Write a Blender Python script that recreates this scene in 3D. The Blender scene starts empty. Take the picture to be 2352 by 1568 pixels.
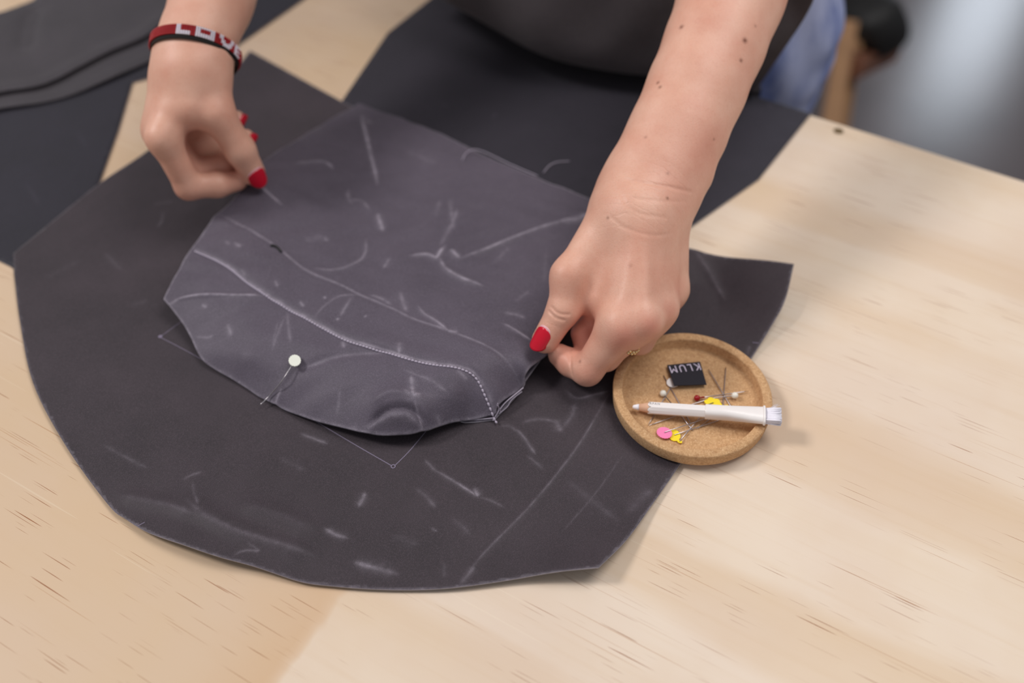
import bpy, bmesh, math, random
import numpy as np
from mathutils import Vector, Matrix
from mathutils.geometry import delaunay_2d_cdt
from mathutils.bvhtree import BVHTree
random.seed(7); rng = np.random.default_rng(7)
S = bpy.context.scene
COL = S.collection

# ------------------------------------------------------------------ camera, world, light, exposure
PITCH = math.radians(48.5); CAM_Z = 0.5; FPX = 35 / 36 * 2352
cam_d = bpy.data.cameras.new('camera'); cam = bpy.data.objects.new('camera', cam_d); COL.objects.link(cam)
cam.location = (0, 0, CAM_Z); cam.rotation_euler = (math.pi / 2 - PITCH, 0, 0)
cam_d.lens = 35; cam_d.sensor_width = 36; cam_d.clip_start = 0.02
cam_d.dof.use_dof = True; cam_d.dof.focus_distance = 0.58; cam_d.dof.aperture_fstop = 3.0
S.camera = cam

W = bpy.data.worlds.new('world'); S.world = W; W.use_nodes = True
W.node_tree.nodes['Background'].inputs[0].default_value = (0.93, 0.95, 1.0, 1)
W.node_tree.nodes['Background'].inputs[1].default_value = 0.31

def area_light(name, loc, target, size, power, color=(1, 1, 1)):
    d = bpy.data.lights.new(name, 'AREA'); d.shape = 'RECTANGLE'; d.size = size[0]; d.size_y = size[1]
    d.energy = power; d.color = color
    o = bpy.data.objects.new(name, d); COL.objects.link(o); o.location = loc
    o.rotation_euler = (Vector(target) - Vector(loc)).to_track_quat('-Z', 'Y').to_euler()
    return o
area_light('window_light', (-2.5, 0.75, 2.7), (0.05, 0.4, 0), (0.7, 0.7), 58, (1.0, 0.97, 0.95))
area_light('ceiling_lamp', (0.70, 0.70, 1.75), (0.15, 0.4, 0), (1.1, 0.8), 16, (1.0, 0.975, 0.95))

S.view_settings.view_transform = 'Standard'; S.view_settings.look = 'None'
S.view_settings.exposure = 0.1; S.view_settings.gamma = 1; S.view_settings.use_curve_mapping = False

# ------------------------------------------------------------------ measuring helpers
def ray(u, v):
    a = (u - 1176) / FPX; b = -(v - 784) / FPX
    return np.array([a, math.cos(PITCH) + b * math.sin(PITCH), -math.sin(PITCH) + b * math.cos(PITCH)])
def P(u, v, z=0.0):          # spot at height z over the table top
    d = ray(u, v); return np.array([0, 0, CAM_Z]) + d * ((z - CAM_Z) / d[2])
def Q(u, v, t):              # spot at depth t
    return np.array([0, 0, CAM_Z]) + ray(u, v) * t
C30, S30 = math.cos(math.radians(30.1)), math.sin(math.radians(30.1))
def T(u, v, z=0.0):          # table coordinates (u along the table edge, v towards the far edge) -> world
    return np.array([u * C30 + v * S30, -u * S30 + v * C30, z])
EDGE_V = 0.728

# ------------------------------------------------------------------ materials
def new_mat(name):
    m = bpy.data.materials.new(name); m.use_nodes = True
    nt = m.node_tree; return m, nt, nt.nodes['Principled BSDF']
def N(nt, kind, **kw):
    n = nt.nodes.new(kind)
    for k, v in kw.items():
        if k.startswith('i_'): n.inputs[k[2:].replace('_', ' ')].default_value = v
        else: setattr(n, k, v)
    return n
def L(nt, a, b): nt.links.new(a, b)
def ramp(nt, fac, stops):
    r = nt.nodes.new('ShaderNodeValToRGB'); e = r.color_ramp.elements
    while len(e) < len(stops): e.new(0.5)
    for el, (p, c) in zip(e, stops):
        el.position = p; el.color = (c[0], c[1], c[2], 1) if hasattr(c, '__len__') else (c, c, c, 1)
    if fac is not None: L(nt, fac, r.inputs[0])
    return r.outputs[0]
def mixc(nt, fac, a, b, mode='MIX'):
    m = nt.nodes.new('ShaderNodeMix'); m.data_type = 'RGBA'; m.blend_type = mode
    for sock, val in ((m.inputs[0], fac), (m.inputs[6], a), (m.inputs[7], b)):
        if hasattr(val, 'is_output'): L(nt, val, sock)
        elif hasattr(val, '__len__'): sock.default_value = (val[0], val[1], val[2], 1)
        else: sock.default_value = val
    return m.outputs[2]
def mth(nt, op, a, b=None, c=None, clamp=False):
    m = nt.nodes.new('ShaderNodeMath'); m.operation = op; m.use_clamp = clamp
    for i, val in enumerate((a, b, c)):
        if val is None: continue
        if hasattr(val, 'is_output'): L(nt, val, m.inputs[i])
        else: m.inputs[i].default_value = val
    return m.outputs[0]
def noise(nt, vec, scale, detail=4, rough=0.55, dist=0.0):
    n = N(nt, 'ShaderNodeTexNoise'); n.inputs['Scale'].default_value = scale
    n.inputs['Detail'].default_value = detail; n.inputs['Roughness'].default_value = rough
    n.inputs['Distortion'].default_value = dist
    if vec is not None: L(nt, vec, n.inputs['Vector'])
    return n.outputs['Fac']
def mapping(nt, vec, rot=(0, 0, 0), scale=(1, 1, 1), loc=(0, 0, 0)):
    m = N(nt, 'ShaderNodeMapping'); m.inputs['Rotation'].default_value = rot
    m.inputs['Scale'].default_value = scale; m.inputs['Location'].default_value = loc
    L(nt, vec, m.inputs['Vector']); return m.outputs[0]
def objco(nt): return N(nt, 'ShaderNodeTexCoord').outputs['Object']
def bump(nt, bsdf, h, strength, dist, prev=None):
    b = N(nt, 'ShaderNodeBump'); b.inputs['Strength'].default_value = strength; b.inputs['Distance'].default_value = dist
    L(nt, h, b.inputs['Height'])
    if prev is not None: L(nt, prev, b.inputs['Normal'])
    L(nt, b.outputs[0], bsdf.inputs['Normal']); return b.outputs[0]
def plain(name, col, rough=0.5, metal=0.0, var=0.06, scale=300, spec=0.5):
    m, nt, b = new_mat(name)
    n = noise(nt, objco(nt), scale, 3)
    c = mixc(nt, n, [x * (1 - var) for x in col], [min(1, x * (1 + var)) for x in col])
    L(nt, c, b.inputs['Base Color']); b.inputs['Roughness'].default_value = rough; b.inputs['Metallic'].default_value = metal
    b.inputs['Specular IOR Level'].default_value = spec
    return m
def srgb(r, g, b):
    f = lambda x: (x / 255 / 12.92) if x <= 10 else ((x / 255 + 0.055) / 1.055) ** 2.4
    return (f(r), f(g), f(b))

def mat_plywood():
    m, nt, b = new_mat('pine plywood'); co = objco(nt)          # object space: x along the grain, y across
    sep = N(nt, 'ShaderNodeSeparateXYZ'); L(nt, co, sep.inputs[0]); u, v = sep.outputs[0], sep.outputs[1]
    wob = noise(nt, mapping(nt, co, scale=(2.2, 6, 1)), 1.0, 3, 0.5)
    vv = mth(nt, 'ADD', v, mth(nt, 'MULTIPLY_ADD', wob, 0.11, -0.055))
    bands = [(0.0, .25), (.045, .45), (.06, .1), (.13, .2), (.18, .55), (.195, .12), (.25, .08), (.262, .5), (.30, .62), (.308, .1),
             (.355, .06), (.368, .5), (.415, .8), (.43, .45), (.44, .08), (.50, .1), (.53, .42), (.545, .1), (.59, .14), (.60, .55), (.63, .62), (.645, .15),
             (.69, .1), (.71, .4), (.73, .2), (1.0, .2)]
    t = ramp(nt, vv, bands)
    fine = noise(nt, mapping(nt, co, scale=(5, 160, 1)), 1.0, 5, 0.6)
    mid = noise(nt, mapping(nt, co, scale=(4, 22, 1)), 1.0, 4, 0.55)
    c = mixc(nt, t, srgb(232, 215, 197), srgb(216, 187, 154))
    c = mixc(nt, mth(nt, 'MULTIPLY', ramp(nt, mid, [(.42, 0), (.75, 1)]), .32), c, srgb(218, 192, 158))
    c = mixc(nt, mth(nt, 'MULTIPLY', ramp(nt, fine, [(.52, 0), (.8, 1)]), .24), c, srgb(208, 174, 132))
    # the warmer veneer on the left with its wavy stained border
    bw = mth(nt, 'ADD', u, mth(nt, 'MULTIPLY_ADD', noise(nt, mapping(nt, co, scale=(16, 15, 1)), 1.0, 3, .55), .05, -.025))
    warm = ramp(nt, mth(nt, 'ADD', bw, .5), [(.255, 1), (.283, 1), (.292, 0), (.5, 0)])
    line = ramp(nt, mth(nt, 'ADD', bw, .5), [(.24, 0), (.284, 1), (.291, .9), (.293, 0)])
    c = mixc(nt, mth(nt, 'MULTIPLY', warm, .8), c, srgb(210, 180, 147))
    c = mixc(nt, mth(nt, 'MULTIPLY', line, .35), c, srgb(205, 158, 104))
    blotch = noise(nt, co, 9, 4, .6)
    c = mixc(nt, mth(nt, 'MULTIPLY', ramp(nt, blotch, [(.45, 0), (.75, 1)]), .3), c, srgb(212, 178, 140))
    c = mixc(nt, mth(nt, 'MULTIPLY', ramp(nt, noise(nt, mapping(nt, co, loc=(5, 2, 0)), 6, 3, .6), [(.42, 0), (.68, 1)]), .35), c, srgb(214, 190, 174))
    # short brown resin dashes along the grain
    dash = noise(nt, mapping(nt, co, scale=(24, 1500, 1)), 1.0, 0, .5)
    clus = noise(nt, mapping(nt, co, scale=(9, 20, 1), loc=(3.1, 1.7, 0)), 1.0, 2, .5)
    dm = mth(nt, 'MULTIPLY', ramp(nt, dash, [(.755, 0), (.78, 1)]), ramp(nt, mth(nt, 'MULTIPLY_ADD', warm, .1, clus), [(.47, 0), (.57, 1)]))
    c = mixc(nt, mth(nt, 'MULTIPLY', dm, .9), c, srgb(146, 86, 44))
    dash2 = noise(nt, mapping(nt, co, scale=(8, 1700, 1), loc=(7, 2, 0)), 1.0, 0, .5)
    dm2 = mth(nt, 'MULTIPLY', ramp(nt, dash2, [(.785, 0), (.805, 1)]), ramp(nt, clus, [(.42, 0), (.52, 1)]))
    c = mixc(nt, mth(nt, 'MULTIPLY', dm2, .75), c, srgb(170, 114, 64))
    # a few pale scratches
    sc = noise(nt, mapping(nt, co, rot=(0, 0, .9), scale=(5, 420, 1), loc=(1, 5, 0)), 1.0, 0, .5)
    c = mixc(nt, mth(nt, 'MULTIPLY', ramp(nt, sc, [(.79, 0), (.80, 1)]), .2), c, srgb(240, 226, 204))
    L(nt, c, b.inputs['Base Color']); b.inputs['Roughness'].default_value = .52
    b.inputs['Specular IOR Level'].default_value = .35
    bump(nt, b, fine, .12, .0004)
    return m

def mat_canvas(name, dark, light, wax, rough=.62, crease=.0):
    m, nt, b = new_mat(name); co = objco(nt)
    at = N(nt, 'ShaderNodeAttribute', attribute_name='wax').outputs['Fac']
    w1 = N(nt, 'ShaderNodeTexWave', wave_type='BANDS', bands_direction='DIAGONAL'); L(nt, mapping(nt, co, rot=(0, 0, .2)), w1.inputs['Vector'])
    w1.inputs['Scale'].default_value = 520; w1.inputs['Distortion'].default_value = 1.2; w1.inputs['Detail'].default_value = 1
    cloud = noise(nt, co, 16, 5, .62); grain = noise(nt, co, 1900, 2, .6); fl = noise(nt, co, 160, 4, .65)
    c = mixc(nt, ramp(nt, cloud, [(.35, 0), (.72, 1)]), dark, light)
    c = mixc(nt, mth(nt, 'MULTIPLY', ramp(nt, grain, [(.45, 0), (.75, 1)]), .65), c, [x * 2.0 for x in light])
    c = mixc(nt, mth(nt, 'MULTIPLY', w1.outputs['Fac'], .28), c, [x * .6 for x in dark])
    f = mth(nt, 'MULTIPLY', at, ramp(nt, fl, [(.28, .25), (.62, 1)]), clamp=True)
    # faint web of old creases
    r1 = noise(nt, co, 11, 1, .5, .3); r2 = noise(nt, mapping(nt, co, loc=(3, 1, 2)), 22, 1, .5, .2)
    web = mth(nt, 'ADD', ramp(nt, r1, [(.485, 0), (.5, 1), (.515, 0)]), mth(nt, 'MULTIPLY', ramp(nt, r2, [(.488, 0), (.5, 1), (.512, 0)]), .6))
    web = mth(nt, 'MULTIPLY', web, ramp(nt, noise(nt, mapping(nt, co, loc=(7, 4, 1)), 21, 2, .5), [(.48, 0), (.68, crease)]))
    f = mth(nt, 'ADD', f, web, clamp=True)
    f = mth(nt, 'MULTIPLY', f, ramp(nt, grain, [(.3, .65), (.6, 1)]))
    c = mixc(nt, f, c, wax)
    L(nt, c, b.inputs['Base Color']); b.inputs['Roughness'].default_value = rough
    b.inputs['Specular IOR Level'].default_value = .3
    b.inputs['Sheen Weight'].default_value = .12; b.inputs['Sheen Roughness'].default_value = .5
    p = bump(nt, b, w1.outputs['Fac'], .10, .0002)
    bump(nt, b, noise(nt, co, 60, 4, .6), .15, .002, p)
    return m

def mat_skin():
    m, nt, b = new_mat('skin'); co = objco(nt)
    blush = N(nt, 'ShaderNodeAttribute', attribute_name='blush').outputs['Fac']
    mole = N(nt, 'ShaderNodeAttribute', attribute_name='mole').outputs['Fac']
    wr = N(nt, 'ShaderNodeAttribute', attribute_name='wrinkle').outputs['Fac']
    n1 = noise(nt, co, 45, 5, .6); n2 = noise(nt, co, 700, 3, .6)
    c = mixc(nt, ramp(nt, n1, [(.35, 0), (.7, 1)]), srgb(226, 178, 156), srgb(216, 160, 138))
    c = mixc(nt, mth(nt, 'MULTIPLY', ramp(nt, n2, [(.5, 0), (.8, 1)]), .28), c, srgb(198, 136, 110))
    c = mixc(nt, mth(nt, 'MULTIPLY', blush, .75), c, srgb(206, 124, 106))
    c = mixc(nt, mole, c, srgb(110, 58, 40))
    L(nt, c, b.inputs['Base Color'])
    b.inputs['Roughness'].default_value = .46; b.inputs['Specular IOR Level'].default_value = .4
    b.inputs['Subsurface Weight'].default_value = .12; b.inputs['Subsurface Radius'].default_value = (1, .35, .2)
    b.inputs['Subsurface Scale'].default_value = .004
    vo = N(nt, 'ShaderNodeTexVoronoi'); vo.inputs['Scale'].default_value = 900; L(nt, co, vo.inputs['Vector'])
    p = bump(nt, b, vo.outputs['Distance'], .16, .0003)
    wv = N(nt, 'ShaderNodeTexWave', wave_type='BANDS', bands_direction='X')
    L(nt, mapping(nt, co, rot=(0, 0, math.radians(-66))), wv.inputs['Vector'])
    wv.inputs['Scale'].default_value = 62; wv.inputs['Distortion'].default_value = 4.5; wv.inputs['Detail'].default_value = 3
    wv.inputs['Detail Scale'].default_value = 1.4
    h = mth(nt, 'MULTIPLY', ramp(nt, wv.outputs['Fac'], [(0, 0), (.22, 1)]), wr)
    bump(nt, b, h, .2, .0007, p)
    return m

def mat_cork():
    m, nt, b = new_mat('cork'); co = objco(nt)
    v = N(nt, 'ShaderNodeTexVoronoi'); v.inputs['Scale'].default_value = 1150; L(nt, co, v.inputs['Vector'])
    n = noise(nt, co, 260, 4, .7); n2 = noise(nt, co, 900, 2, .6)
    c = mixc(nt, v.outputs['Color'], srgb(212, 172, 130), srgb(186, 144, 102))
    c = mixc(nt, mth(nt, 'MULTIPLY', ramp(nt, n, [(.5, 0), (.7, 1)]), .5), c, srgb(150, 106, 70))
    c = mixc(nt, mth(nt, 'MULTIPLY', ramp(nt, n2, [(.6, 0), (.72, 1)]), .5), c, srgb(236, 204, 166))
    L(nt, c, b.inputs['Base Color']); b.inputs['Roughness'].default_value = .85; b.inputs['Specular IOR Level'].default_value = .2
    bump(nt, b, n, .35, .0006)
    return m

def mat_denim():
    m, nt, b = new_mat('washed denim'); co = objco(nt)
    n = noise(nt, mapping(nt, co, rot=(0, .5, .3), scale=(22, 22, 8)), 1.0, 4, .6); n2 = noise(nt, co, 700, 2, .6)
    c = mixc(nt, ramp(nt, n, [(.4, 0), (.6, 1)]), srgb(118, 132, 186), srgb(196, 202, 234))
    c = mixc(nt, mth(nt, 'MULTIPLY', n2, .35), c, srgb(112, 126, 178))
    L(nt, c, b.inputs['Base Color']); b.inputs['Roughness'].default_value = .85
    return m

def mat_floor():
    m, nt, b = new_mat('sealed concrete'); co = objco(nt)
    n = noise(nt, co, 1.6, 6, .6); n2 = noise(nt, co, 14, 5, .6)
    c = mixc(nt, n, srgb(88, 80, 80), srgb(112, 103, 106))
    c = mixc(nt, mth(nt, 'MULTIPLY', n2, .3), c, srgb(92, 84, 88))
    L(nt, c, b.inputs['Base Color']); b.inputs['Roughness'].default_value = .24
    b.inputs['Specular IOR Level'].default_value = .55
    return m

M = {}
M['ply'] = mat_plywood()
M['ply_edge'] = plain('plywood edge', srgb(206, 160, 122), .7, var=.2, scale=120)
M['canvas'] = mat_canvas('waxed canvas', srgb(50, 43, 48), srgb(64, 55, 61), srgb(150, 141, 152))
M['canvas_pocket'] = mat_canvas('creased waxed canvas', srgb(76, 69, 80), srgb(90, 82, 94), srgb(172, 163, 176), .6, .05)
M['canvas_back'] = mat_canvas('waxed canvas reverse', srgb(42, 39, 47), srgb(50, 46, 55), srgb(120, 112, 130))
M['canvas_navy'] = mat_canvas('navy waxed canvas', srgb(36, 34, 42), srgb(42, 39, 49), srgb(110, 102, 120))
M['canvas_fold'] = mat_canvas('waxed canvas grey', srgb(58, 54, 58), srgb(68, 63, 68), srgb(120, 112, 122))
M['cut'] = plain('frayed cut edge', srgb(172, 166, 174), .9, var=.3, scale=2500)
M['thread'] = plain('lilac grey thread', srgb(182, 172, 188), .8, var=.15, scale=3000)
M['chalk'] = plain('lilac chalk', srgb(126, 116, 136), .95, var=.35, scale=4000)
M['dark_thread'] = plain('black thread', srgb(28, 28, 28), .8)
M['skin'] = mat_skin()
M['nail'] = plain('red nail varnish', srgb(200, 6, 40), .16, var=.04)
M['nail_base'] = plain('bare nail base', srgb(226, 176, 182), .35)
M['cork'] = mat_cork()
M['denim'] = mat_denim()
M['floor'] = mat_floor()
M['steel'] = plain('steel', srgb(190, 184, 188), .28, metal=1.0)
M['white_glass'] = plain('white glass head', srgb(238, 236, 226), .2)
M['red_glass'] = plain('red glass head', srgb(150, 10, 22), .12)
M['pink'] = plain('pink plastic', srgb(246, 130, 182), .45)
M['yellow'] = plain('yellow plastic', srgb(250, 222, 20), .45)
M['offwhite'] = plain('off white plastic', srgb(234, 236, 224), .45)
M['white_paint'] = plain('white lacquer', srgb(240, 234, 232), .3, var=.02)
M['white_lead'] = plain('white chalk lead', srgb(244, 240, 246), .9)
M['cedar'] = plain('sharpened cedar', srgb(222, 176, 146), .8, var=.12, scale=500)
M['bristle'] = plain('white bristle', srgb(236, 232, 242), .5)
M['black_cloth'] = plain('black woven tape', srgb(34, 32, 42), .85, var=.2, scale=2500)
M['letter'] = plain('woven pale letters', srgb(214, 204, 226), .85)
M['print'] = plain('grey print', srgb(150, 146, 148), .7)
M['gold'] = plain('pale gold', srgb(232, 206, 160), .25, metal=1.0)
M['bead_red'] = plain('red glass beads', srgb(168, 26, 34), .22, var=.2, scale=900)
M['bead_white'] = plain('white glass beads', srgb(232, 224, 234), .25, var=.08, scale=900)
M['lining'] = plain('black leather lining', srgb(26, 20, 18), .6)
M['apron'] = mat_canvas('charcoal apron cloth', srgb(64, 58, 61), srgb(76, 70, 73), srgb(90, 84, 90), .75)
M['shirt'] = plain('charcoal jersey', srgb(52, 48, 52), .9)
M['hair'] = plain('brown hair', srgb(70, 46, 32), .6, var=.3, scale=200)
M['stool_wood'] = plain('oiled beech', srgb(150, 112, 78), .5, var=.2, scale=30)
M['stool_rail'] = plain('reddish rail', srgb(132, 84, 60), .5, var=.15, scale=40)
M['black_pad'] = plain('black leather', srgb(16, 14, 14), .6)
M['wall'] = plain('painted wall', srgb(120, 108, 96), .85, var=.05, scale=3)
M['frame'] = plain('dark window frame', srgb(60, 52, 44), .5)

# ------------------------------------------------------------------ object helpers
def empty(name, loc, label=None, cat=None, group=None, kind=None):
    o = bpy.data.objects.new(name, None); o.empty_display_size = .02; COL.objects.link(o); o.location = tuple(loc)
    tag(o, label, cat, group, kind); return o
def tag(o, label=None, cat=None, group=None, kind=None):
    if label: o['label'] = label
    if cat: o['category'] = cat
    if group: o['group'] = group
    if kind: o['kind'] = kind
    return o
def adopt(o, parent):
    if parent is None: return
    o.parent = parent
    # parts keep world coordinates; only a top-level Empty carries an offset
    o.matrix_parent_inverse = Matrix.Translation(-parent.location) if parent.parent is None else Matrix.Identity(4)
def mesh_obj(name, verts, faces, mats, parent=None, smooth=True, fmat=None, attrs=None):
    me = bpy.data.meshes.new(name); me.from_pydata([tuple(map(float, v)) for v in verts] if not isinstance(verts, np.ndarray) else verts.tolist(), [], faces if not isinstance(faces, np.ndarray) else faces.tolist())
    for m in (mats if isinstance(mats, (list, tuple)) else [mats]): me.materials.append(m)
    if smooth: me.polygons.foreach_set('use_smooth', np.ones(len(me.polygons), bool))
    if fmat is not None: me.polygons.foreach_set('material_index', np.asarray(fmat, dtype=np.int32))
    for k, a in (attrs or {}).items():
        at = me.attributes.new(k, 'FLOAT', 'POINT'); at.data.foreach_set('value', np.asarray(a, dtype=np.float32))
    me.update()
    o = bpy.data.objects.new(name, me); COL.objects.link(o); adopt(o, parent); return o
def bm_obj(name, bm, mats, parent=None, smooth=True):
    bmesh.ops.recalc_face_normals(bm, faces=bm.faces)
    me = bpy.data.meshes.new(name); bm.to_mesh(me); bm.free()
    for m in (mats if isinstance(mats, (list, tuple)) else [mats]): me.materials.append(m)
    if smooth: me.polygons.foreach_set('use_smooth', np.ones(len(me.polygons), bool))
    o = bpy.data.objects.new(name, me); COL.objects.link(o); adopt(o, parent); return o
def autosharp(o, deg=35):
    me = o.data; me.set_sharp_from_angle(angle=math.radians(deg)); return o
def frame_of(d, hint=(0, 0, 1)):
    d = np.asarray(d, float); d = d / np.linalg.norm(d); h = np.asarray(hint, float)
    if abs(np.dot(d, h)) > .95: h = np.array([1., 0, 0])
    a = np.cross(h, d); a /= np.linalg.norm(a); return d, a, np.cross(d, a)
def tube(pts, radii, seg=8, caps=True):
    pts = [np.asarray(p, float) for p in pts]; n = len(pts)
    if not hasattr(radii, '__len__'): radii = [radii] * n
    vs, fs = [], []
    a = None
    for i in range(n):
        d = pts[min(i + 1, n - 1)] - pts[max(i - 1, 0)]
        if a is None: d, a, b = frame_of(d)
        else:
            d = d / np.linalg.norm(d); a = a - d * np.dot(a, d); a /= np.linalg.norm(a); b = np.cross(d, a)
        for k in range(seg):
            t = 2 * math.pi * k / seg; vs.append(pts[i] + radii[i] * (math.cos(t) * a + math.sin(t) * b))
    for i in range(n - 1):
        for k in range(seg):
            k2 = (k + 1) % seg; fs.append((i * seg + k, i * seg + k2, (i + 1) * seg + k2, (i + 1) * seg + k))
    if caps: fs.append(tuple(range(seg - 1, -1, -1))); fs.append(tuple((n - 1) * seg + k for k in range(seg)))
    return vs, fs
def join(*parts):
    vs, fs = [], []
    for v, f in parts:
        o = len(vs); vs += list(v); fs += [tuple(i + o for i in q) for q in f]
    return vs, fs
def box(c, s, rz=0.0, bev=0.0):
    bm = bmesh.new(); bmesh.ops.create_cube(bm, size=1)
    bmesh.ops.scale(bm, vec=s, verts=bm.verts)
    if bev: bmesh.ops.bevel(bm, geom=bm.edges[:], offset=bev, segments=2, affect='EDGES', profile=.5)
    bmesh.ops.rotate(bm, matrix=Matrix.Rotation(rz, 3, 'Z'), verts=bm.verts)
    bmesh.ops.translate(bm, vec=c, verts=bm.verts); return bm
def spline(pts, n):
    """Catmull-Rom through points"""
    p = np.asarray(pts, float); out = []
    q = np.vstack([2 * p[0] - p[1], p, 2 * p[-1] - p[-2]])
    for i in range(len(p) - 1):
        a, b, c, d = q[i:i + 4]
        for t in np.linspace(0, 1, n, endpoint=False):
            out.append(.5 * ((2 * b) + (-a + c) * t + (2 * a - 5 * b + 4 * c - d) * t * t + (-a + 3 * b - 3 * c + d) * t ** 3))
    out.append(p[-1]); return np.array(out)

# ------------------------------------------------------------------ implicit surfaces for the figure
def smin(a, b, k):
    h = np.maximum(k - np.abs(a - b), 0) / k
    return np.minimum(a, b) - h * h * k * .25
class Prim:
    def __init__(s, a, b, ra, rb, flat=None, fs=1.0):
        s.a = np.asarray(a, float); s.b = np.asarray(b, float); s.ra = ra; s.rb = rb; s.fs = fs
        s.n = None if flat is None else np.asarray(flat, float) / np.linalg.norm(flat)
        m = max(ra, rb) * 1.0; s.lo = np.minimum(s.a, s.b) - m; s.hi = np.maximum(s.a, s.b) + m
    def __call__(s, p):
        ba = s.b - s.a; pa = p - s.a; h = np.clip(pa @ ba / max(ba @ ba, 1e-12), 0, 1)
        q = pa - h[:, None] * ba; r = s.ra + (s.rb - s.ra) * h
        if s.n is not None:
            q = q + np.outer((q @ s.n) * (s.fs - 1), s.n)
            l = np.sqrt((q * q).sum(1)); return (l - r) / (1 + .5 * (s.fs - 1))
        return np.sqrt((q * q).sum(1)) - r
def chain(pts, radii, flat=None, fs=1.0):
    return [Prim(pts[i], pts[i + 1], radii[i], radii[i + 1], flat, fs) for i in range(len(pts) - 1)]
def group_eval(prims, k, p, lo, hi, m):
    d = None
    for q in prims:
        if np.any(q.lo - m > hi) or np.any(q.hi + m < lo): continue
        e = q(p); d = e if d is None else smin(d, e, k)
    return d
def surface_net(fn, lo, hi, h, nb=20):
    lo = np.asarray(lo, float); dims = np.ceil((np.asarray(hi) - lo) / h).astype(int)
    nblk = -(-dims // nb); big = (nblk * nb + 2).astype(np.int64)
    key = lambda i, j, k: (i * big[1] + j) * big[2] + k
    K, V, F = [], [], []
    ax = np.arange(nb + 1); gi, gj, gk = np.meshgrid(ax, ax, ax, indexing='ij')
    base = np.stack([gi, gj, gk], -1).reshape(-1, 3)
    cor = [(a, b, c) for a in (0, 1) for b in (0, 1) for c in (0, 1)]
    edges = [(i, j) for i in range(8) for j in range(i + 1, 8) if sum(abs(x - y) for x, y in zip(cor[i], cor[j])) == 1]
    half = h * nb * .5 * math.sqrt(3)
    for bi in range(nblk[0]):
        for bj in range(nblk[1]):
            for bk in range(nblk[2]):
                o = np.array([bi, bj, bk]) * nb
                blo = lo + o * h; bhi = blo + nb * h
                dc = fn((blo + bhi)[None] / 2, blo, bhi)
                if dc is None or abs(dc[0]) > half * 1.7: continue
                d = fn(lo + (base + o) * h, blo, bhi).reshape(nb + 1, nb + 1, nb + 1)
                s = d < 0
                if s.all() or not s.any(): continue
                cs = sum(s[a:nb + a, b:nb + b, c:nb + c].astype(np.int8) for a, b, c in cor)
                ci, cj, ck = np.nonzero((cs > 0) & (cs < 8))
                dv = [d[ci + a, cj + b, ck + c] for a, b, c in cor]
                acc = np.zeros((len(ci), 3)); cnt = np.zeros(len(ci))
                for i, j in edges:
                    x = (dv[i] < 0) != (dv[j] < 0)
                    t = np.where(x, dv[i] / np.where(x, dv[i] - dv[j], 1), 0)
                    pa = np.array(cor[i]); pb = np.array(cor[j])
                    acc += np.where(x[:, None], pa + t[:, None] * (pb - pa), 0); cnt += x
                V.append(lo + h * (acc / cnt[:, None] + np.stack([ci, cj, ck], 1) + o)); K.append(key(ci + o[0], cj + o[1], ck + o[2]))
                for axis in range(3):
                    e = [0, 0, 0]; e[axis] = 1
                    s0 = s[:nb, :nb, :nb]; s1 = s[e[0]:nb + e[0], e[1]:nb + e[1], e[2]:nb + e[2]]
                    qi, qj, qk = np.nonzero(s0 != s1); sg = s0[qi, qj, qk]
                    g = [qi + o[0], qj + o[1], qk + o[2]]
                    o1, o2 = (axis + 1) % 3, (axis + 2) % 3
                    def cell(da, db):
                        c = [x.copy() for x in g]; c[o1] -= da; c[o2] -= db; return key(*c)
                    q = np.stack([cell(1, 1), cell(0, 1), cell(0, 0), cell(1, 0)], 1)
                    q[~sg] = q[~sg][:, ::-1]; F.append(q)
    K = np.concatenate(K); V = np.concatenate(V); F = np.concatenate(F)
    order = np.argsort(K); K = K[order]; V = V[order]
    I = np.searchsorted(K, F); I = np.clip(I, 0, len(K) - 1); ok = (K[I] == F).all(1)
    return V, I[ok]
def relax(V, F, n=1, w=.5):
    for _ in range(n):
        acc = np.zeros_like(V); cnt = np.zeros(len(V))
        for a, b in ((0, 1), (1, 2), (2, 3), (3, 0)):
            np.add.at(acc, F[:, a], V[F[:, b]]); np.add.at(acc, F[:, b], V[F[:, a]])
            np.add.at(cnt, F[:, a], 1); np.add.at(cnt, F[:, b], 1)
        V = V * (1 - w) + w * acc / cnt[:, None]
    return V

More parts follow.
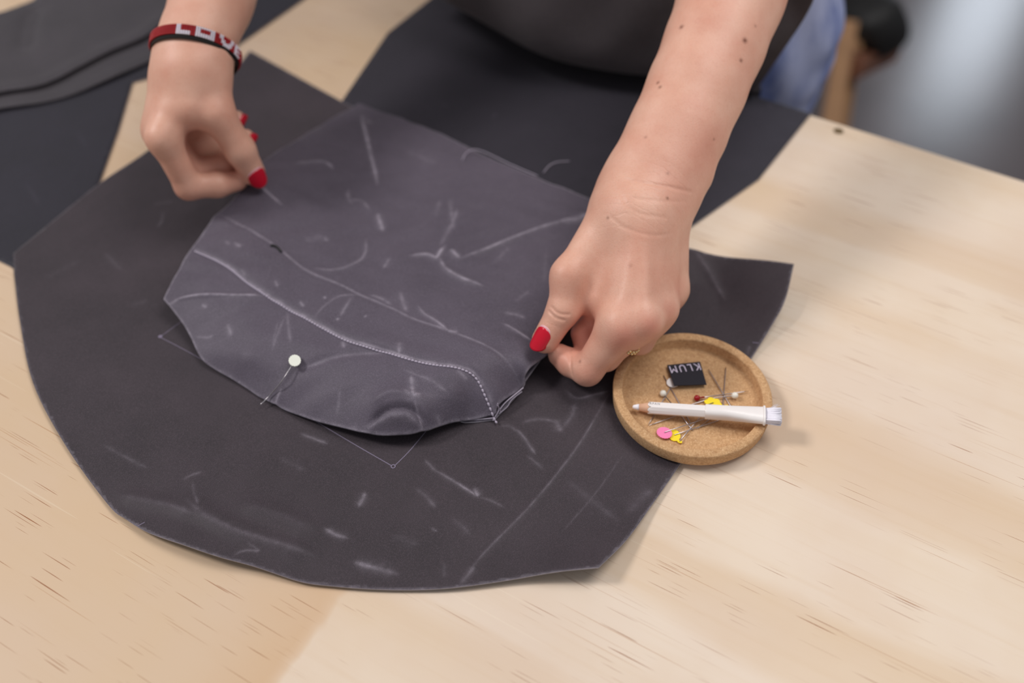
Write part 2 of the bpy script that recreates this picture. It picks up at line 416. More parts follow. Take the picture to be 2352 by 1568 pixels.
# ------------------------------------------------------------------ cloth sheets
def seg_dist(p, a, b):
    ba = b - a; t = np.clip(((p - a) @ ba) / max(ba @ ba, 1e-14), 0, 1)
    return np.linalg.norm(p - a - t[:, None] * ba, axis=1), t
def stroke_field(xy, strokes):
    """strokes: (polyline world xy, width m, strength, ridge m) -> wax, height"""
    wax = np.zeros(len(xy)); hh = np.zeros(len(xy))
    for pl, w, s, r in strokes:
        pl = np.asarray(pl)[:, :2]
        lo = pl.min(0) - 3.5 * w; hi = pl.max(0) + 3.5 * w
        m = np.nonzero(((xy > lo) & (xy < hi)).all(1))[0]
        if not len(m): continue
        sl = np.r_[0, np.cumsum(np.linalg.norm(np.diff(pl, axis=0), axis=1))]; tot = sl[-1]
        best = np.full(len(m), 9.); pos = np.zeros(len(m))
        for i in range(len(pl) - 1):
            d, t = seg_dist(xy[m], pl[i], pl[i + 1]); up = d < best
            best[up] = d[up]; pos[up] = (sl[i] + t * (sl[i + 1] - sl[i]))[up] / tot
        tap = np.clip(np.minimum(pos, 1 - pos) * 5 + .25, 0, 1)
        ww = w * (.4 + .6 * tap)
        g = (.7 * np.exp(-(best / (.42 * ww)) ** 2) + .38 * np.exp(-(best / (1.15 * ww)) ** 2)) * tap * ((.5 + .5 * pos) if tot < .05 else 1)
        wax[m] = np.maximum(wax[m], s * g); hh[m] += r * np.exp(-(best / (1.5 * w)) ** 2) * tap
    return wax, hh
def densify(poly, step):
    out = []
    for i in range(len(poly)):
        a, b = poly[i], poly[(i + 1) % len(poly)]; n = max(1, int(np.linalg.norm((b - a)[:2]) / step))
        for k in range(n): out.append(a + (b - a) * k / n)
    return np.array(out)
def inside(xy, poly):
    x, y = xy[:, 0], xy[:, 1]; r = np.zeros(len(xy), bool); n = len(poly)
    for i in range(n):
        x0, y0 = poly[i]; x1, y1 = poly[(i + 1) % n]
        if y0 == y1: continue
        c = ((y0 > y) != (y1 > y)) & (x < (x1 - x0) * (y - y0) / (y1 - y0) + x0); r ^= c
    return r
def soft_outline(pts, corners, n=6):
    """closed outline through pts, smooth except at the corner indices"""
    idx = sorted(corners); out = []
    m = len(pts); pts = [np.asarray(p, float) for p in pts]
    for a, b in zip(idx, idx[1:] + [idx[0] + m]):
        run = [pts[i % m] for i in range(a, b + 1)]
        out += list(spline(run, n)[:-1]) if len(run) > 2 else [run[0]]
    return np.array(out)
def sheet(name, outline, hfun, step, thick, mats, strokes=(), parent=None, warp=None, edge_wax=0.0, edge_w=.0012):
    poly = densify(np.asarray(outline)[:, :2], step)
    lo, hi = poly.min(0), poly.max(0)
    gx, gy = np.meshgrid(np.arange(lo[0], hi[0], step), np.arange(lo[1], hi[1], step * .87))
    gx = gx + (np.arange(gx.shape[0]) % 2)[:, None] * step * .5
    g = np.stack([gx.ravel(), gy.ravel()], 1); g += rng.uniform(-.12, .12, g.shape) * step
    g = g[inside(g, poly)]
    if strokes:                                   # finer grid where creases run
        fs_ = .00075; near = stroke_field(g, [(p, max(w * 1.1, .0014), 1, 0) for p, w, a, r in strokes if a > .1])[0] > .05
        fx, fy = np.meshgrid(np.arange(lo[0], hi[0], fs_), np.arange(lo[1], hi[1], fs_ * .87)); fx = fx + (np.arange(fx.shape[0]) % 2)[:, None] * fs_ * .5
        f_ = np.stack([fx.ravel(), fy.ravel()], 1); f_ = f_[stroke_field(f_, [(p, max(w * 1.1, .0014), 1, 0) for p, w, a, r in strokes if a > .1])[0] > .05]
        f_ = f_[inside(f_, poly)]; g = np.vstack([g[~near], f_ + rng.uniform(-.1, .1, f_.shape) * fs_])
    # keep interior points clear of the border
    cell = {}
    for q in poly:
        cell.setdefault((int(q[0] // step), int(q[1] // step)), []).append(q)
    keep = np.ones(len(g), bool); ci = np.floor(g / step).astype(int)
    for i, (a, b) in enumerate(ci):
        for da in (-1, 0, 1):
            for db in (-1, 0, 1):
                for q in cell.get((a + da, b + db), ()):
                    if (g[i, 0] - q[0]) ** 2 + (g[i, 1] - q[1]) ** 2 < (.5 * step) ** 2: keep[i] = False
    g = g[keep]; nbnd = len(poly)
    pts = np.vstack([poly, g])
    r = delaunay_2d_cdt([Vector(p) for p in pts], [], [list(range(nbnd))], 1, 1e-7)
    xy = np.array([(p.x, p.y) for p in r[0]]); tri = np.array([f for f in r[2]])
    A = xy[tri[:, 1]] - xy[tri[:, 0]]; B = xy[tri[:, 2]] - xy[tri[:, 0]]
    flip = (A[:, 0] * B[:, 1] - A[:, 1] * B[:, 0]) < 0; tri[flip] = tri[flip][:, ::-1]
    wax, ridge = stroke_field(xy, strokes)
    if edge_wax:
        cl = np.vstack([poly, poly[:1]])
        wax2, _ = stroke_field(xy, [(cl, edge_w, edge_wax, 0)]); wax = np.maximum(wax, wax2)
    z = hfun(xy) + ridge
    top = np.column_stack([xy, z]); bot = np.column_stack([xy, z - thick])
    # border loop
    e = np.vstack([tri[:, [0, 1]], tri[:, [1, 2]], tri[:, [2, 0]]]); ek = {tuple(x) for x in e.tolist()}
    border = [x for x in ek if (x[1], x[0]) not in ek]
    n = len(xy); faces = tri.tolist() + (tri[:, ::-1] + n).tolist(); fm = [0] * (2 * len(tri))
    for a, b in border: faces.append([b, a, a + n, b + n]); fm.append(1)
    V = np.vstack([top, bot])
    if warp is not None: V = warp(V)
    return mesh_obj(name, V, faces, mats, parent, True, fm, {'wax': np.r_[wax, wax]})
def tps(ctrl, reg=1e-6):
    """thin plate height field through (x, y, z) points"""
    c = np.asarray(ctrl, float); n = len(c); X = c[:, :2] * 10
    U = lambda r2: np.where(r2 > 0, r2 * np.log(np.maximum(r2, 1e-12)), 0)
    Kk = U(((X[:, None] - X[None]) ** 2).sum(-1)) + reg * np.eye(n); Pm = np.column_stack([np.ones(n), X])
    A = np.block([[Kk, Pm], [Pm.T, np.zeros((3, 3))]]); w = np.linalg.solve(A, np.r_[c[:, 2], 0, 0, 0])
    def f(xy):
        Y = np.asarray(xy) * 10; out = np.empty(len(Y))
        for i in range(0, len(Y), 20000):
            y = Y[i:i + 20000]; out[i:i + 20000] = U(((y[:, None] - X[None]) ** 2).sum(-1)) @ w[:n] + w[n] + y @ w[n + 1:]
        return out
    return f
def pxs(pts, z): return np.array([P(u, v, z) for u, v in pts])
PX = 0.00028
def strokes_px(lst, z):
    out = []
    for pts, w, s, r in lst:
        pl = pxs(pts, z)[:, :2]
        if len(pl) > 2: pl = spline(pl, 5)
        out.append((pl, w * PX * .55, s, r))
    return out

# ------------------------------------------------------------------ room
def build_room():
    bm = box((0.5, 2.2, -.93), (9, 8, .06)); tag(bm_obj('floor', bm, M['floor'], None, False), 'grey sealed concrete floor beyond the work table', None, None, 'structure')
    # back wall with one tall window whose daylight shines on the floor
    y, x0, x1, z0, z1 = 5.2, 2.4, 2.95, .25, 1.5
    bm = bmesh.new()
    for c, s in (((-.9, y, .6), (2 * (x0 + .9), .12, 3.0)), ((4.1, y, .6), (2 * (4.1 - x1), .12, 3.0)),
                 (((x0 + x1) / 2, y, (-.9 + z0) / 2), (x1 - x0, .12, z0 + .9)), (((x0 + x1) / 2, y, (z1 + 2.1) / 2), (x1 - x0, .12, 2.1 - z1))):
        b2 = box(c, s); me = bpy.data.meshes.new('t'); b2.to_mesh(me); b2.free(); bm.from_mesh(me); bpy.data.meshes.remove(me)
    tag(bm_obj('wall_back', bm, M['wall'], None, False), 'dim brown grey wall at the back of the workshop', None, None, 'structure')
    win = empty('window_1', ((x0 + x1) / 2, y, z0), 'tall bright window in the back wall', None, None, 'structure')
    m, nt, b = new_mat('daylit pane'); b.inputs['Base Color'].default_value = (.8, .85, 1, 1)
    b.inputs['Emission Color'].default_value = (.82, .9, 1, 1); b.inputs['Emission Strength'].default_value = 9
    bm_obj('pane', box(((x0 + x1) / 2, y, (z0 + z1) / 2), (x1 - x0 - .06, .01, z1 - z0 - .06)), m, win, False)
    bm = bmesh.new()
    for c, s in (((x0 + .02, y, (z0 + z1) / 2), (.04, .1, z1 - z0)), ((x1 - .02, y, (z0 + z1) / 2), (.04, .1, z1 - z0)),
                 (((x0 + x1) / 2, y, z0 + .02), (x1 - x0, .1, .04)), (((x0 + x1) / 2, y, z1 - .02), (x1 - x0, .1, .04))):
        b2 = box(c, s); me = bpy.data.meshes.new('t'); b2.to_mesh(me); b2.free(); bm.from_mesh(me); bpy.data.meshes.remove(me)
    bm_obj('window_frame', bm, M['frame'], win, False)

def build_table():
    o0 = T(0, 0, 0)
    t = empty('work_table', T(0, EDGE_V - .61, -.9), 'large pine plywood work table with brown grain dashes', 'table')
    top = bm_obj('table_top', box((0, 0, 0), (2.5, 1.22, .018), 0, .0008), [M['ply'], M['ply_edge']], t, False)
    for p in top.data.polygons:
        if abs(p.normal.z) < .5: p.material_index = 1
    # grain space: move the mesh so that its own origin is the table coordinate origin
    top.data.transform(Matrix.Translation((0, EDGE_V - .61, -.009)))
    top.rotation_euler = (0, 0, math.radians(-30.1))
    for (u, v) in ((-1.15, EDGE_V - .08), (.6, EDGE_V - .16), (-1.15, EDGE_V - 1.14), (1.1, EDGE_V - 1.14)):
        c = T(u, v, -.459); bm_obj('leg', box(c, (.07, .07, .882), math.radians(-30.1), .003), M['stool_wood'], t, False)
    for u0, u1, v in ((-1.15, 1.1, EDGE_V - 1.14),):
        bm_obj('apron_rail', box(T((u0 + u1) / 2, v, -.068), (u1 - u0 - .07, .025, .1), math.radians(-30.1), .002), M['stool_wood'], t, False)
    # countersunk screw close to the far edge
    c = P(1926, 301, 0); vs, fs = [], []
    prof = [(.0042, .00015), (.0038, .0004), (.0026, .0002), (.0016, .0001)]
    for r, z in prof:
        for k in range(16):
            a = 2 * math.pi * k / 16; vs.append((c[0] + r * math.cos(a), c[1] + r * math.sin(a), z))
    for i in range(3):
        for k in range(16): fs.append((i * 16 + k, i * 16 + (k + 1) % 16, i * 16 + 16 + (k + 1) % 16, i * 16 + 16 + k))
    fs.append(tuple(48 + k for k in range(16)))
    tag(mesh_obj('screw_head', vs, fs, plain('dull screw', srgb(104, 82, 50), .6), t), 'dull dark screw head near the edge')

build_room(); build_table()

# ------------------------------------------------------------------ background stool
def build_stool():
    st = empty('wooden_stool', Q(1960, 60, 2.0) * (1, 1, 0) + (0, 0, -.9), 'blurred wooden stool with black seat pad behind the table', 'stool')
    zt = -.30
    top = Q(2000, 40, 1.62)
    def leg(name, a, b, w, m):
        d, s1, s2 = frame_of(b - a); vs = []
        for p, k in ((a, 1), (b, .85)):
            for i, j in ((-1, -1), (1, -1), (1, 1), (-1, 1)): vs.append(p + (s1 * i + s2 * j) * w * k * .5)
        fs = [(0, 1, 2, 3)[::-1], (4, 5, 6, 7)] + [(i, (i + 1) % 4, 4 + (i + 1) % 4, 4 + i) for i in range(4)]
        return mesh_obj(name, vs, fs, m, st, False)
    a = Q(1948, 60, 1.95); b = Q(1905, 290, 1.85); dirn = (b - a); b = a + dirn * ((-.9 - a[2]) / dirn[2])
    leg('leg', a, b, .033, M['stool_wood'])
    a2 = a + np.array([.10, .28, .0]); leg('leg', a2, a2 + (b - a) + np.array([.06, .1, 0]), .036, M['stool_wood'])
    
    leg('rail', Q(1955, 152, 1.93), Q(2050, 118, 2.25), .04, M['stool_rail'])
    # seat pad hanging over the leg
    bm = bmesh.new(); bmesh.ops.create_cube(bm, size=1); bmesh.ops.subdivide_edges(bm, edges=bm.edges[:], cuts=4, use_grid_fill=True)
    for v in bm.verts:
        q = Vector(v.co); q.normalize(); v.co = v.co.lerp(q * .62, .55); v.co.x *= .095; v.co.y *= .15; v.co.z *= .11
    bmesh.ops.rotate(bm, matrix=Matrix.Rotation(-.5, 3, 'Y') @ Matrix.Rotation(.4, 3, 'Z'), verts=bm.verts)
    bmesh.ops.translate(bm, vec=Q(1996, 50, 2.05), verts=bm.verts)
    tag(bm_obj('seat_pad', bm, M['black_pad'], st), 'black seat pad')
build_stool()

# ------------------------------------------------------------------ cloth on the table
def build_back_piece():
    o = [(1010, -20), (985, 0), (890, 76), (785, 232), (760, 300), (900, 420), (1250, 560), (1450, 590), (1582, 524), (1742, 412), (1800, 340), (1862, 262), (1905, 195), (1800, 20), (1400, -110), (1100, -90)]
    out = [P(u, v, .0012)[:2] for u, v in o]
    def h(xy): return np.full(len(xy), .0014)
    def warp(V):
        W_ = V.copy(); u = V[:, 0] * C30 - V[:, 1] * S30; v = V[:, 0] * S30 + V[:, 1] * C30
        R = .004; s = v - (EDGE_V - .001); m = s > 0
        a = np.minimum(s / R, math.pi / 2); drop = np.maximum(s - R * math.pi / 2, 0)
        hgt = V[:, 2]
        nv = EDGE_V - .001 + (R + hgt) * np.sin(a); nz = (R + hgt) * np.cos(a) - R - drop
        W_[m, 0] = (u * C30 + nv * S30)[m]; W_[m, 1] = (-u * S30 + nv * C30)[m]; W_[m, 2] = nz[m]
        return W_
    st = strokes_px([([(1130, 270), (1140, 262)], 10, .3, 0), ([(1000, 235), (1030, 245)], 10, .15, 0), ([(1760, 240), (1775, 246)], 10, .35, 0),
                     ([(1815, 285), (1822, 280)], 12, .3, 0), ([(1640, 300), (1650, 320)], 12, .12, 0)], .001)
    t = sheet('fabric_piece', out, h, .004, .0008, [M['canvas_back'], M['cut']], st, None, warp)
    tag(t, 'dark navy waxed canvas piece hanging over the far table edge beneath the apron', 'fabric')
def build_left_piece():
    o = [(780, -60), (695, 0), (540, 108), (430, 155), (305, 190), (272, 300), (225, 430), (200, 520), (60, 640), (25, 612), (0, 600), (-120, 540), (-120, 240), (60, 30), (400, -120)]
    out = [P(u, v, .001)[:2] for u, v in o]
    t = sheet('fabric_piece', out, lambda xy: np.full(len(xy), .0014), .004, .0008, [M['canvas_navy'], M['cut']], strokes_px([([(60, 420), (90, 470)], 14, .12, 0), ([(180, 300), (200, 340)], 14, .1, 0)], .001))
    tag(t, 'dark navy waxed canvas piece at the left under the folded fabric', 'fabric')
def build_folded():
    f = empty('folded_fabric', P(200, 60, .0016), 'charcoal grey canvas folded in two layers at the top left', 'fabric')
    lo = [P(u, v, .004)[:2] for u, v in [(-70, 272), (0, 251), (90, 236), (170, 215), (270, 174), (365, 130), (460, 85), (505, 50), (500, -90), (200, -160), (75, -2), (0, 28), (-70, 60)]]
    up = [P(u, v, .008)[:2] for u, v in [(-70, 232), (0, 211), (95, 192), (185, 150), (250, 118), (330, 82), (375, 47), (440, 5), (450, -90), (200, -150), (80, 0), (0, 24), (-70, 50)]]
    lo = soft_outline(lo, [0, 7, 8, 9, 10, 12], 5); up = soft_outline(up, [0, 7, 8, 9, 10, 12], 5)
    edge = spline([P(u, v, .004)[:2] for u, v in [(-70, 272), (0, 251), (90, 236), (170, 215), (270, 174), (365, 130), (460, 85), (505, 50)]], 6)
    edge2 = spline([P(u, v, .008)[:2] for u, v in [(-70, 232), (0, 211), (95, 192), (185, 150), (250, 118), (330, 82), (375, 47), (440, 5)]], 6)
    def roll(ed, base, amp, w):
        def h(xy):
            d = np.full(len(xy), 9.)
            for i in range(len(ed) - 1): d = np.minimum(d, seg_dist(xy, ed[i], ed[i + 1])[0])
            return base + amp * np.exp(-((d - .006) / w) ** 2) + .0006 * np.sin(xy[:, 0] * 60 + xy[:, 1] * 30)
        return h
    sheet('lower_layer', lo, roll(edge, .0036, .0016, .007), .0032, .0012, [M['canvas_fold'], M['canvas_fold']], [(edge, .002, .18, 0)], f)
    sheet('upper_layer', up, roll(edge2, .0064, .0022, .008), .0032, .0012, [M['canvas_fold'], M['canvas_fold']],
          [(edge2, .002, .22, 0)] + strokes_px([([(215, 165), (232, 158)], 12, .3, 0), ([(50, 100), (62, 30), (85, 0)], 40, .12, -.004)], .012), f)

A_OUT = [(30, 582, .003), (130, 500, .003), (232, 418, .003), (340, 345, .004), (440, 264, .004), (530, 168, .004), (574, 116, .004),
         (785, 232, .003), (1000, 345, .003), (1300, 505, .004), (1575, 568, .011), (1824, 606, .019), (1803, 690, .015), (1768, 755, .008), (1730, 816, .0032),
         (1650, 935, .003), (1566, 1060, .003), (1500, 1155, .004), (1440, 1238, .008), (1375, 1303, .014), (1290, 1311, .011), (1200, 1326, .006), (1050, 1348, .004), (950, 1354, .003), (850, 1352, .003),
         (760, 1345, .003), (690, 1335, .0035), (590, 1302, .006), (500, 1277, .009), (420, 1250, .009), (340, 1222, .006), (290, 1192, .004), (248, 1158, .003), (150, 1022, .003), (76, 880, .003), (46, 740, .003), (32, 630, .003)]
A_CORNERS = [0, 6, 11, 19, 36]
A_MARKS = [
    ([(690, 995), (725, 1008), (752, 1018)], 11, .55, 0), ([(1000, 1080), (1040, 1103), (1070, 1122), (1097, 1140)], 9, .95, .0004), ([(975, 1055), (990, 1070), (1005, 1085)], 10, .45, 0),
    ([(1088, 1118), (1098, 1140)], 15, .95, .0003), ([(1100, 1140), (1130, 1150), (1158, 1164)], 9, .4, 0), ([(1183, 983), (1200, 1000), (1216, 1022), (1230, 1043)], 10, .6, .0005),
    ([(1210, 1045), (1235, 1065), (1248, 1078)], 12, .3, 0), ([(1150, 978), (1170, 978), (1190, 992)], 10, .3, 0), ([(1195, 970), (1235, 962), (1270, 967), (1292, 985)], 12, .35, 0), ([(1272, 962), (1290, 990)], 22, .5, 0),
    ([(1290, 985), (1312, 955), (1322, 925)], 16, .35, 0), ([(1300, 895), (1325, 915), (1360, 908), (1398, 898)], 8, .55, .0006),
    ([(822, 1165), (832, 1145), (839, 1130)], 15, .95, 0), ([(800, 1236), (770, 1227), (746, 1214)], 14, .75, 0), ([(915, 1318), (860, 1303), (812, 1290)], 20, .75, 0),
    ([(280, 1140), (340, 1152), (400, 1168), (450, 1190)], 20, .2, .0020), ([(430, 1150), (480, 1195), (560, 1232), (640, 1252), (720, 1277)], 24, .22, .0030), ([(442, 1105), (446, 1130), (458, 1165)], 9, .3, 0),  # wide raised strokes here and on the next line paint light onto fold tops
    ([(418, 1101), (440, 1090), (462, 1083)], 7, .4, 0), ([(560, 1160), (640, 1185), (720, 1220)], 26, .08, .0018), ([(520, 1180), (600, 1225), (690, 1260)], 34, 0, -.0012),
    ([(540, 1285), (565, 1272), (600, 1271)], 7, .5, 0), ([(600, 1271), (570, 1254)], 6, .4, 0), ([(955, 1122), (980, 1140), (1000, 1165)], 14, .35, 0), ([(1040, 1190), (1080, 1225)], 18, .22, 0),
    ([(1398, 905), (1340, 1005), (1280, 1087), (1210, 1170), (1110, 1272), (1055, 1345)], 7, .34, .0005), ([(1056, 1344), (1072, 1325), (1090, 1300)], 14, .4, 0), ([(1430, 1045), (1370, 1130), (1290, 1225)], 4, .2, 0),
    ([(235, 1020), (300, 1055), (340, 1075)], 12, .25, 0), ([(375, 485), (372, 505), (362, 522)], 8, .35, 0), ([(350, 470), (400, 462)], 14, .15, 0), ([(1585, 585), (1630, 635), (1665, 690)], 14, .35, .0008), ([(1716, 818), (1722, 795)], 12, .3, 0),
    ([(1020, 1290), (1020, 1325)], 12, .25, 0), ([(990, 1212), (1004, 1220)], 6, .6, 0), ([(240, 580), (280, 620)], 20, .16, 0), ([(300, 700), (340, 690)], 20, .12, 0), ([(640, 1050), (700, 1080)], 20, .14, 0),
    ([(1440, 1180), (1500, 1120)], 30, .2, 0), ([(1300, 1100), (1420, 1200)], 26, .14, 0), ([(900, 1230), (960, 1250)], 26, .14, 0), ([(100, 640), (180, 600)], 20, .1, 0)]
A_H = None
def build_main_piece():
    global A_H
    pts = [P(*q) for q in A_OUT]
    ctrl = list(pts) + [P(u, v, .003) for u, v in [(600, 300), (900, 500), (400, 600), (700, 800), (1000, 1000), (1300, 700), (1500, 750), (1620, 760), (1500, 950), (1300, 1150), (1000, 1200), (700, 1100), (450, 1000), (250, 800), (1200, 500),
             (1600, 850), (1450, 640), (1400, 1080), (1180, 1250), (300, 650), (820, 1290), (1640, 660)]] + [P(1720, 640, .012), P(1700, 740, .0045), P(1670, 800, .003), P(1560, 780, .003), P(1440, 900, .003), P(1330, 1270, .008), P(560, 1235, .0065), P(460, 1190, .005)]
    f = tps(ctrl, 1e-4)
    A_H = lambda xy: np.maximum(f(xy), .0028)
    out = soft_outline(pts, A_CORNERS, 7)
    st = strokes_px(A_MARKS, .003)
    t = sheet('fabric_piece', out, A_H, .0019, .0007, [M['canvas'], M['cut']], st, None, None, .6, .0009)
    tag(t, 'large half round charcoal waxed canvas piece with white crease marks and chalk lines', 'fabric')
    # chalk lines of the pocket position and edge ticks
    def chalk(pl, w, name='chalk_line'):
        xy = np.array([P(u, v, .0034)[:2] for u, v in pl]); xy = densify(xy, .003)[:None]
        n = 40; xy = np.array([xy0 for xy0 in spline(np.array([P(u, v, .0034)[:2] for u, v in pl]), n)])
        d = np.gradient(xy, axis=0); d /= np.linalg.norm(d, axis=1)[:, None]; nn = np.column_stack([-d[:, 1], d[:, 0]])
        vs, fs = [], []
        for sgn in (-1, 1):
            e = xy + nn * sgn * w / 2; vs += [(e[i, 0], e[i, 1], z) for i, z in enumerate(A_H(e) + .00012 + stroke_field(e, st)[1])]
        m = len(xy); fs = [(i, i + 1, m + i + 1, m + i) for i in range(m - 1)]
        tag(mesh_obj(name, vs, fs, M['chalk'], t, False), 'thin lilac chalk line')
    chalk([(370, 771), (395, 753), (420, 735)], .0004); chalk([(369, 774), (430, 806), (512, 852)], .0004); chalk([(690, 945), (800, 1011), (900, 1069)], .0005); chalk([(906, 1069), (940, 1035), (978, 990)], .0005)
    chalk([(318, 1211), (334, 1202)], .0005); chalk([(1728, 788), (1742, 791)], .0006)
    def ring(px, r, w):
        c = P(px[0], px[1], .0034)[:2]; vs, fs = [], []
        for rr in (r, r - w):
            e = np.array([c + rr * np.array([math.cos(a), math.sin(a)]) for a in np.linspace(0, 2 * math.pi, 24, endpoint=False)])
            vs += [(p[0], p[1], z) for p, z in zip(e, A_H(e) + .00016)]
        fs = [(k, (k + 1) % 24, 24 + (k + 1) % 24, 24 + k) for k in range(24)]
        tag(mesh_obj('chalk_dot', vs, fs, M['chalk'], t, False), 'small lilac chalk ring')
    ring((903, 1070), .0015, .0006); ring((368, 772), .0014, .0012)
    return t
build_back_piece(); build_left_piece(); build_folded(); build_main_piece()

# ------------------------------------------------------------------ the half sewn pocket
FOLD_LINE = [(494, 495), (560, 530), (640, 578), (700, 625), (770, 655), (830, 684), (880, 705), (940, 735), (1040, 770), (1100, 795), (1150, 822), (1190, 852), (1203, 868)]
STITCH_LINE = [(445, 570), (490, 592), (530, 618), (570, 650), (620, 685), (680, 720), (740, 755), (790, 782), (830, 797), (880, 812), (930, 830), (1000, 846), (1060, 853), (1093, 864), (1115, 890), (1142, 926)]
POCKET_OUT = [(825, 238, .012), (910, 268, .014), (1000, 302, .016), (1090, 345, .018), (1180, 385, .018), (1270, 422, .016), (1358, 457, .014),
              (1350, 560, .016), (1318, 680, .018), (1268, 795, .019), (1252, 818, .018), (1206, 862, .0175), (1203, 880, .012), (1146, 930, .011), (1140, 948, .008),
              (1060, 965, .0085), (978, 990, .0125), (920, 996, .014), (855, 996, .0125), (760, 975, .0095), (680, 950, .0065), (610, 918, .005), (550, 880, .0055), (500, 850, .0065),
              (468, 828, .008), (452, 805, .009), (436, 770, .011), (413, 733, .013), (375, 685, .017), (404, 630, .019), (440, 570, .022), (495, 495, .026), (556, 435, .033), (602, 372, .033), (700, 310, .022), (770, 268, .014)]
P_CORNERS = [0, 6, 10, 11, 12, 14, 28, 31]
P_MARKS = [
    ([(827, 243), (840, 300), (850, 345), (858, 375), (866, 412)], 11, .75, .0012), ([(826, 240), (850, 262)], 10, .4, 0), ([(680, 388), (735, 373), (757, 378), (765, 388)], 9, .5, .0006), ([(585, 437), (620, 464), (652, 486)], 8, .7, .0008),
    ([(866, 482), (878, 522)], 16, .65, .0006), ([(800, 425), (803, 450), (830, 452), (850, 478)], 10, .28, 0), ([(840, 545), (840, 575), (825, 600), (795, 617), (760, 626), (725, 622)], 9, .3, .0006),
    ([(940, 584), (980, 579), (1002, 587), (1010, 575), (1022, 558)], 12, .75, .0012), ([(1008, 585), (1024, 613), (1060, 636), (1108, 654)], 11, .8, .0014), ([(1034, 567), (1054, 588)], 15, 1.0, .001),
    ([(1055, 590), (1130, 560), (1240, 512), (1350, 476)], 10, .55, .0012), ([(1290, 496), (1325, 488), (1355, 472)], 20, .6, .0008), ([(1010, 560), (1040, 500), (1050, 470)], 14, .3, 0),
    (FOLD_LINE, 7, .34, .0005), (STITCH_LINE, 8, .55, -.0012), ([(378, 684), (420, 673), (500, 676), (560, 682), (612, 686)], 7, .55, .0012), ([(376, 686), (392, 680), (410, 672)], 12, .5, 0),
    ([(960, 708), (975, 725), (1000, 742), (1030, 767)], 9, .6, .0006), ([(1028, 768), (1052, 770)], 12, .5, 0), ([(1153, 741), (1190, 760), (1222, 777)], 7, .75, .0006), ([(1158, 714), (1190, 719), (1206, 726)], 12, .4, 0),
    ([(918, 672), (927, 700), (934, 722)], 16, .35, 0), ([(945, 872), (948, 900), (950, 922)], 15, 1.0, .0006), ([(928, 905), (950, 918), (968, 912)], 20, .5, 0), ([(952, 925), (965, 960), (975, 988)], 8, .5, .0004),
    ([(848, 956), (880, 941), (920, 936), (950, 942), (975, 957)], 8, 0, -.0048), ([(835, 966), (875, 958), (930, 954), (970, 968)], 12, .35, .0020), ([(850, 928), (895, 912), (945, 915), (975, 925)], 14, .08, .0018), ([(725, 740), (745, 715), (780, 690), (828, 684)], 8, .28, .0003),
    ([(660, 718), (664, 760), (668, 790)], 10, .25, 0), ([(640, 740), (625, 800)], 10, .2, 0), ([(920, 800), (918, 825)], 14, .5, 0), ([(788, 790), (792, 805)], 12, .45, 0), ([(520, 735), (528, 760)], 14, .4, 0), ([(460, 690), (472, 697)], 10, .5, 0),
    ([(440, 745), (470, 752), (485, 750)], 8, .35, 0), ([(540, 565), (556, 578)], 12, .4, 0), ([(555, 625), (565, 640)], 10, .3, 0), ([(635, 655), (640, 668)], 9, .5, 0), ([(520, 560), (530, 570)], 10, .3, 0),
    ([(690, 840), (780, 822), (860, 818), (900, 822)], 14, .2, -.0016), ([(930, 860), (980, 880), (1030, 905)], 10, .3, 0), ([(1050, 860), (1075, 875)], 14, .3, 0), ([(1000, 940), (1010, 952)], 18, .35, 0), ([(780, 890), (770, 930)], 10, .25, 0),
    ([(625, 870), (665, 842)], 8, .0, .0009), ([(608, 918), (625, 885), (640, 868)], 8, .5, .0009), ([(840, 975), (800, 955)], 20, .2, 0), ([(1093, 864), (1120, 890), (1143, 930)], 14, .35, 0), ([(1060, 960), (1110, 935), (1140, 915)], 7, .5, -.0006),
    ([(1255, 560), (1250, 640)], 20, .12, 0), ([(1130, 600), (1170, 560)], 20, .12, 0), ([(700, 560), (745, 545)], 30, .12, 0), ([(1180, 690), (1215, 660)], 14, .15, 0), ([(1000, 490), (1010, 450)], 20, .14, 0), ([(1220, 840), (1252, 818)], 9, .5, 0), ([(930, 330), (1000, 360)], 40, .1, 0), ([(1032, 445), (1036, 480), (1041, 517)], 14, .3, 0), ([(811, 689), (797, 712), (783, 735)], 10, .35, 0), ([(850, 681), (875, 690), (900, 706)], 12, .4, 0),
    ([(655, 728), (640, 765), (624, 800)], 10, .25, 0), ([(500, 828), (530, 850)], 14, .3, 0), ([(745, 545), (752, 556)], 14, .3, 0), ([(895, 590), (880, 615)], 12, .3, 0), ([(800, 426), (797, 445), (806, 460)], 9, .3, 0), ([(1290, 390), (1330, 420)], 12, .25, 0), ([(690, 700), (700, 712)], 8, .5, 0), ([(745, 690), (750, 694)], 8, .6, 0), ([(838, 735), (843, 738)], 9, .6, 0), ([(775, 740), (780, 744)], 9, .6, 0)]
POCKET_H = None
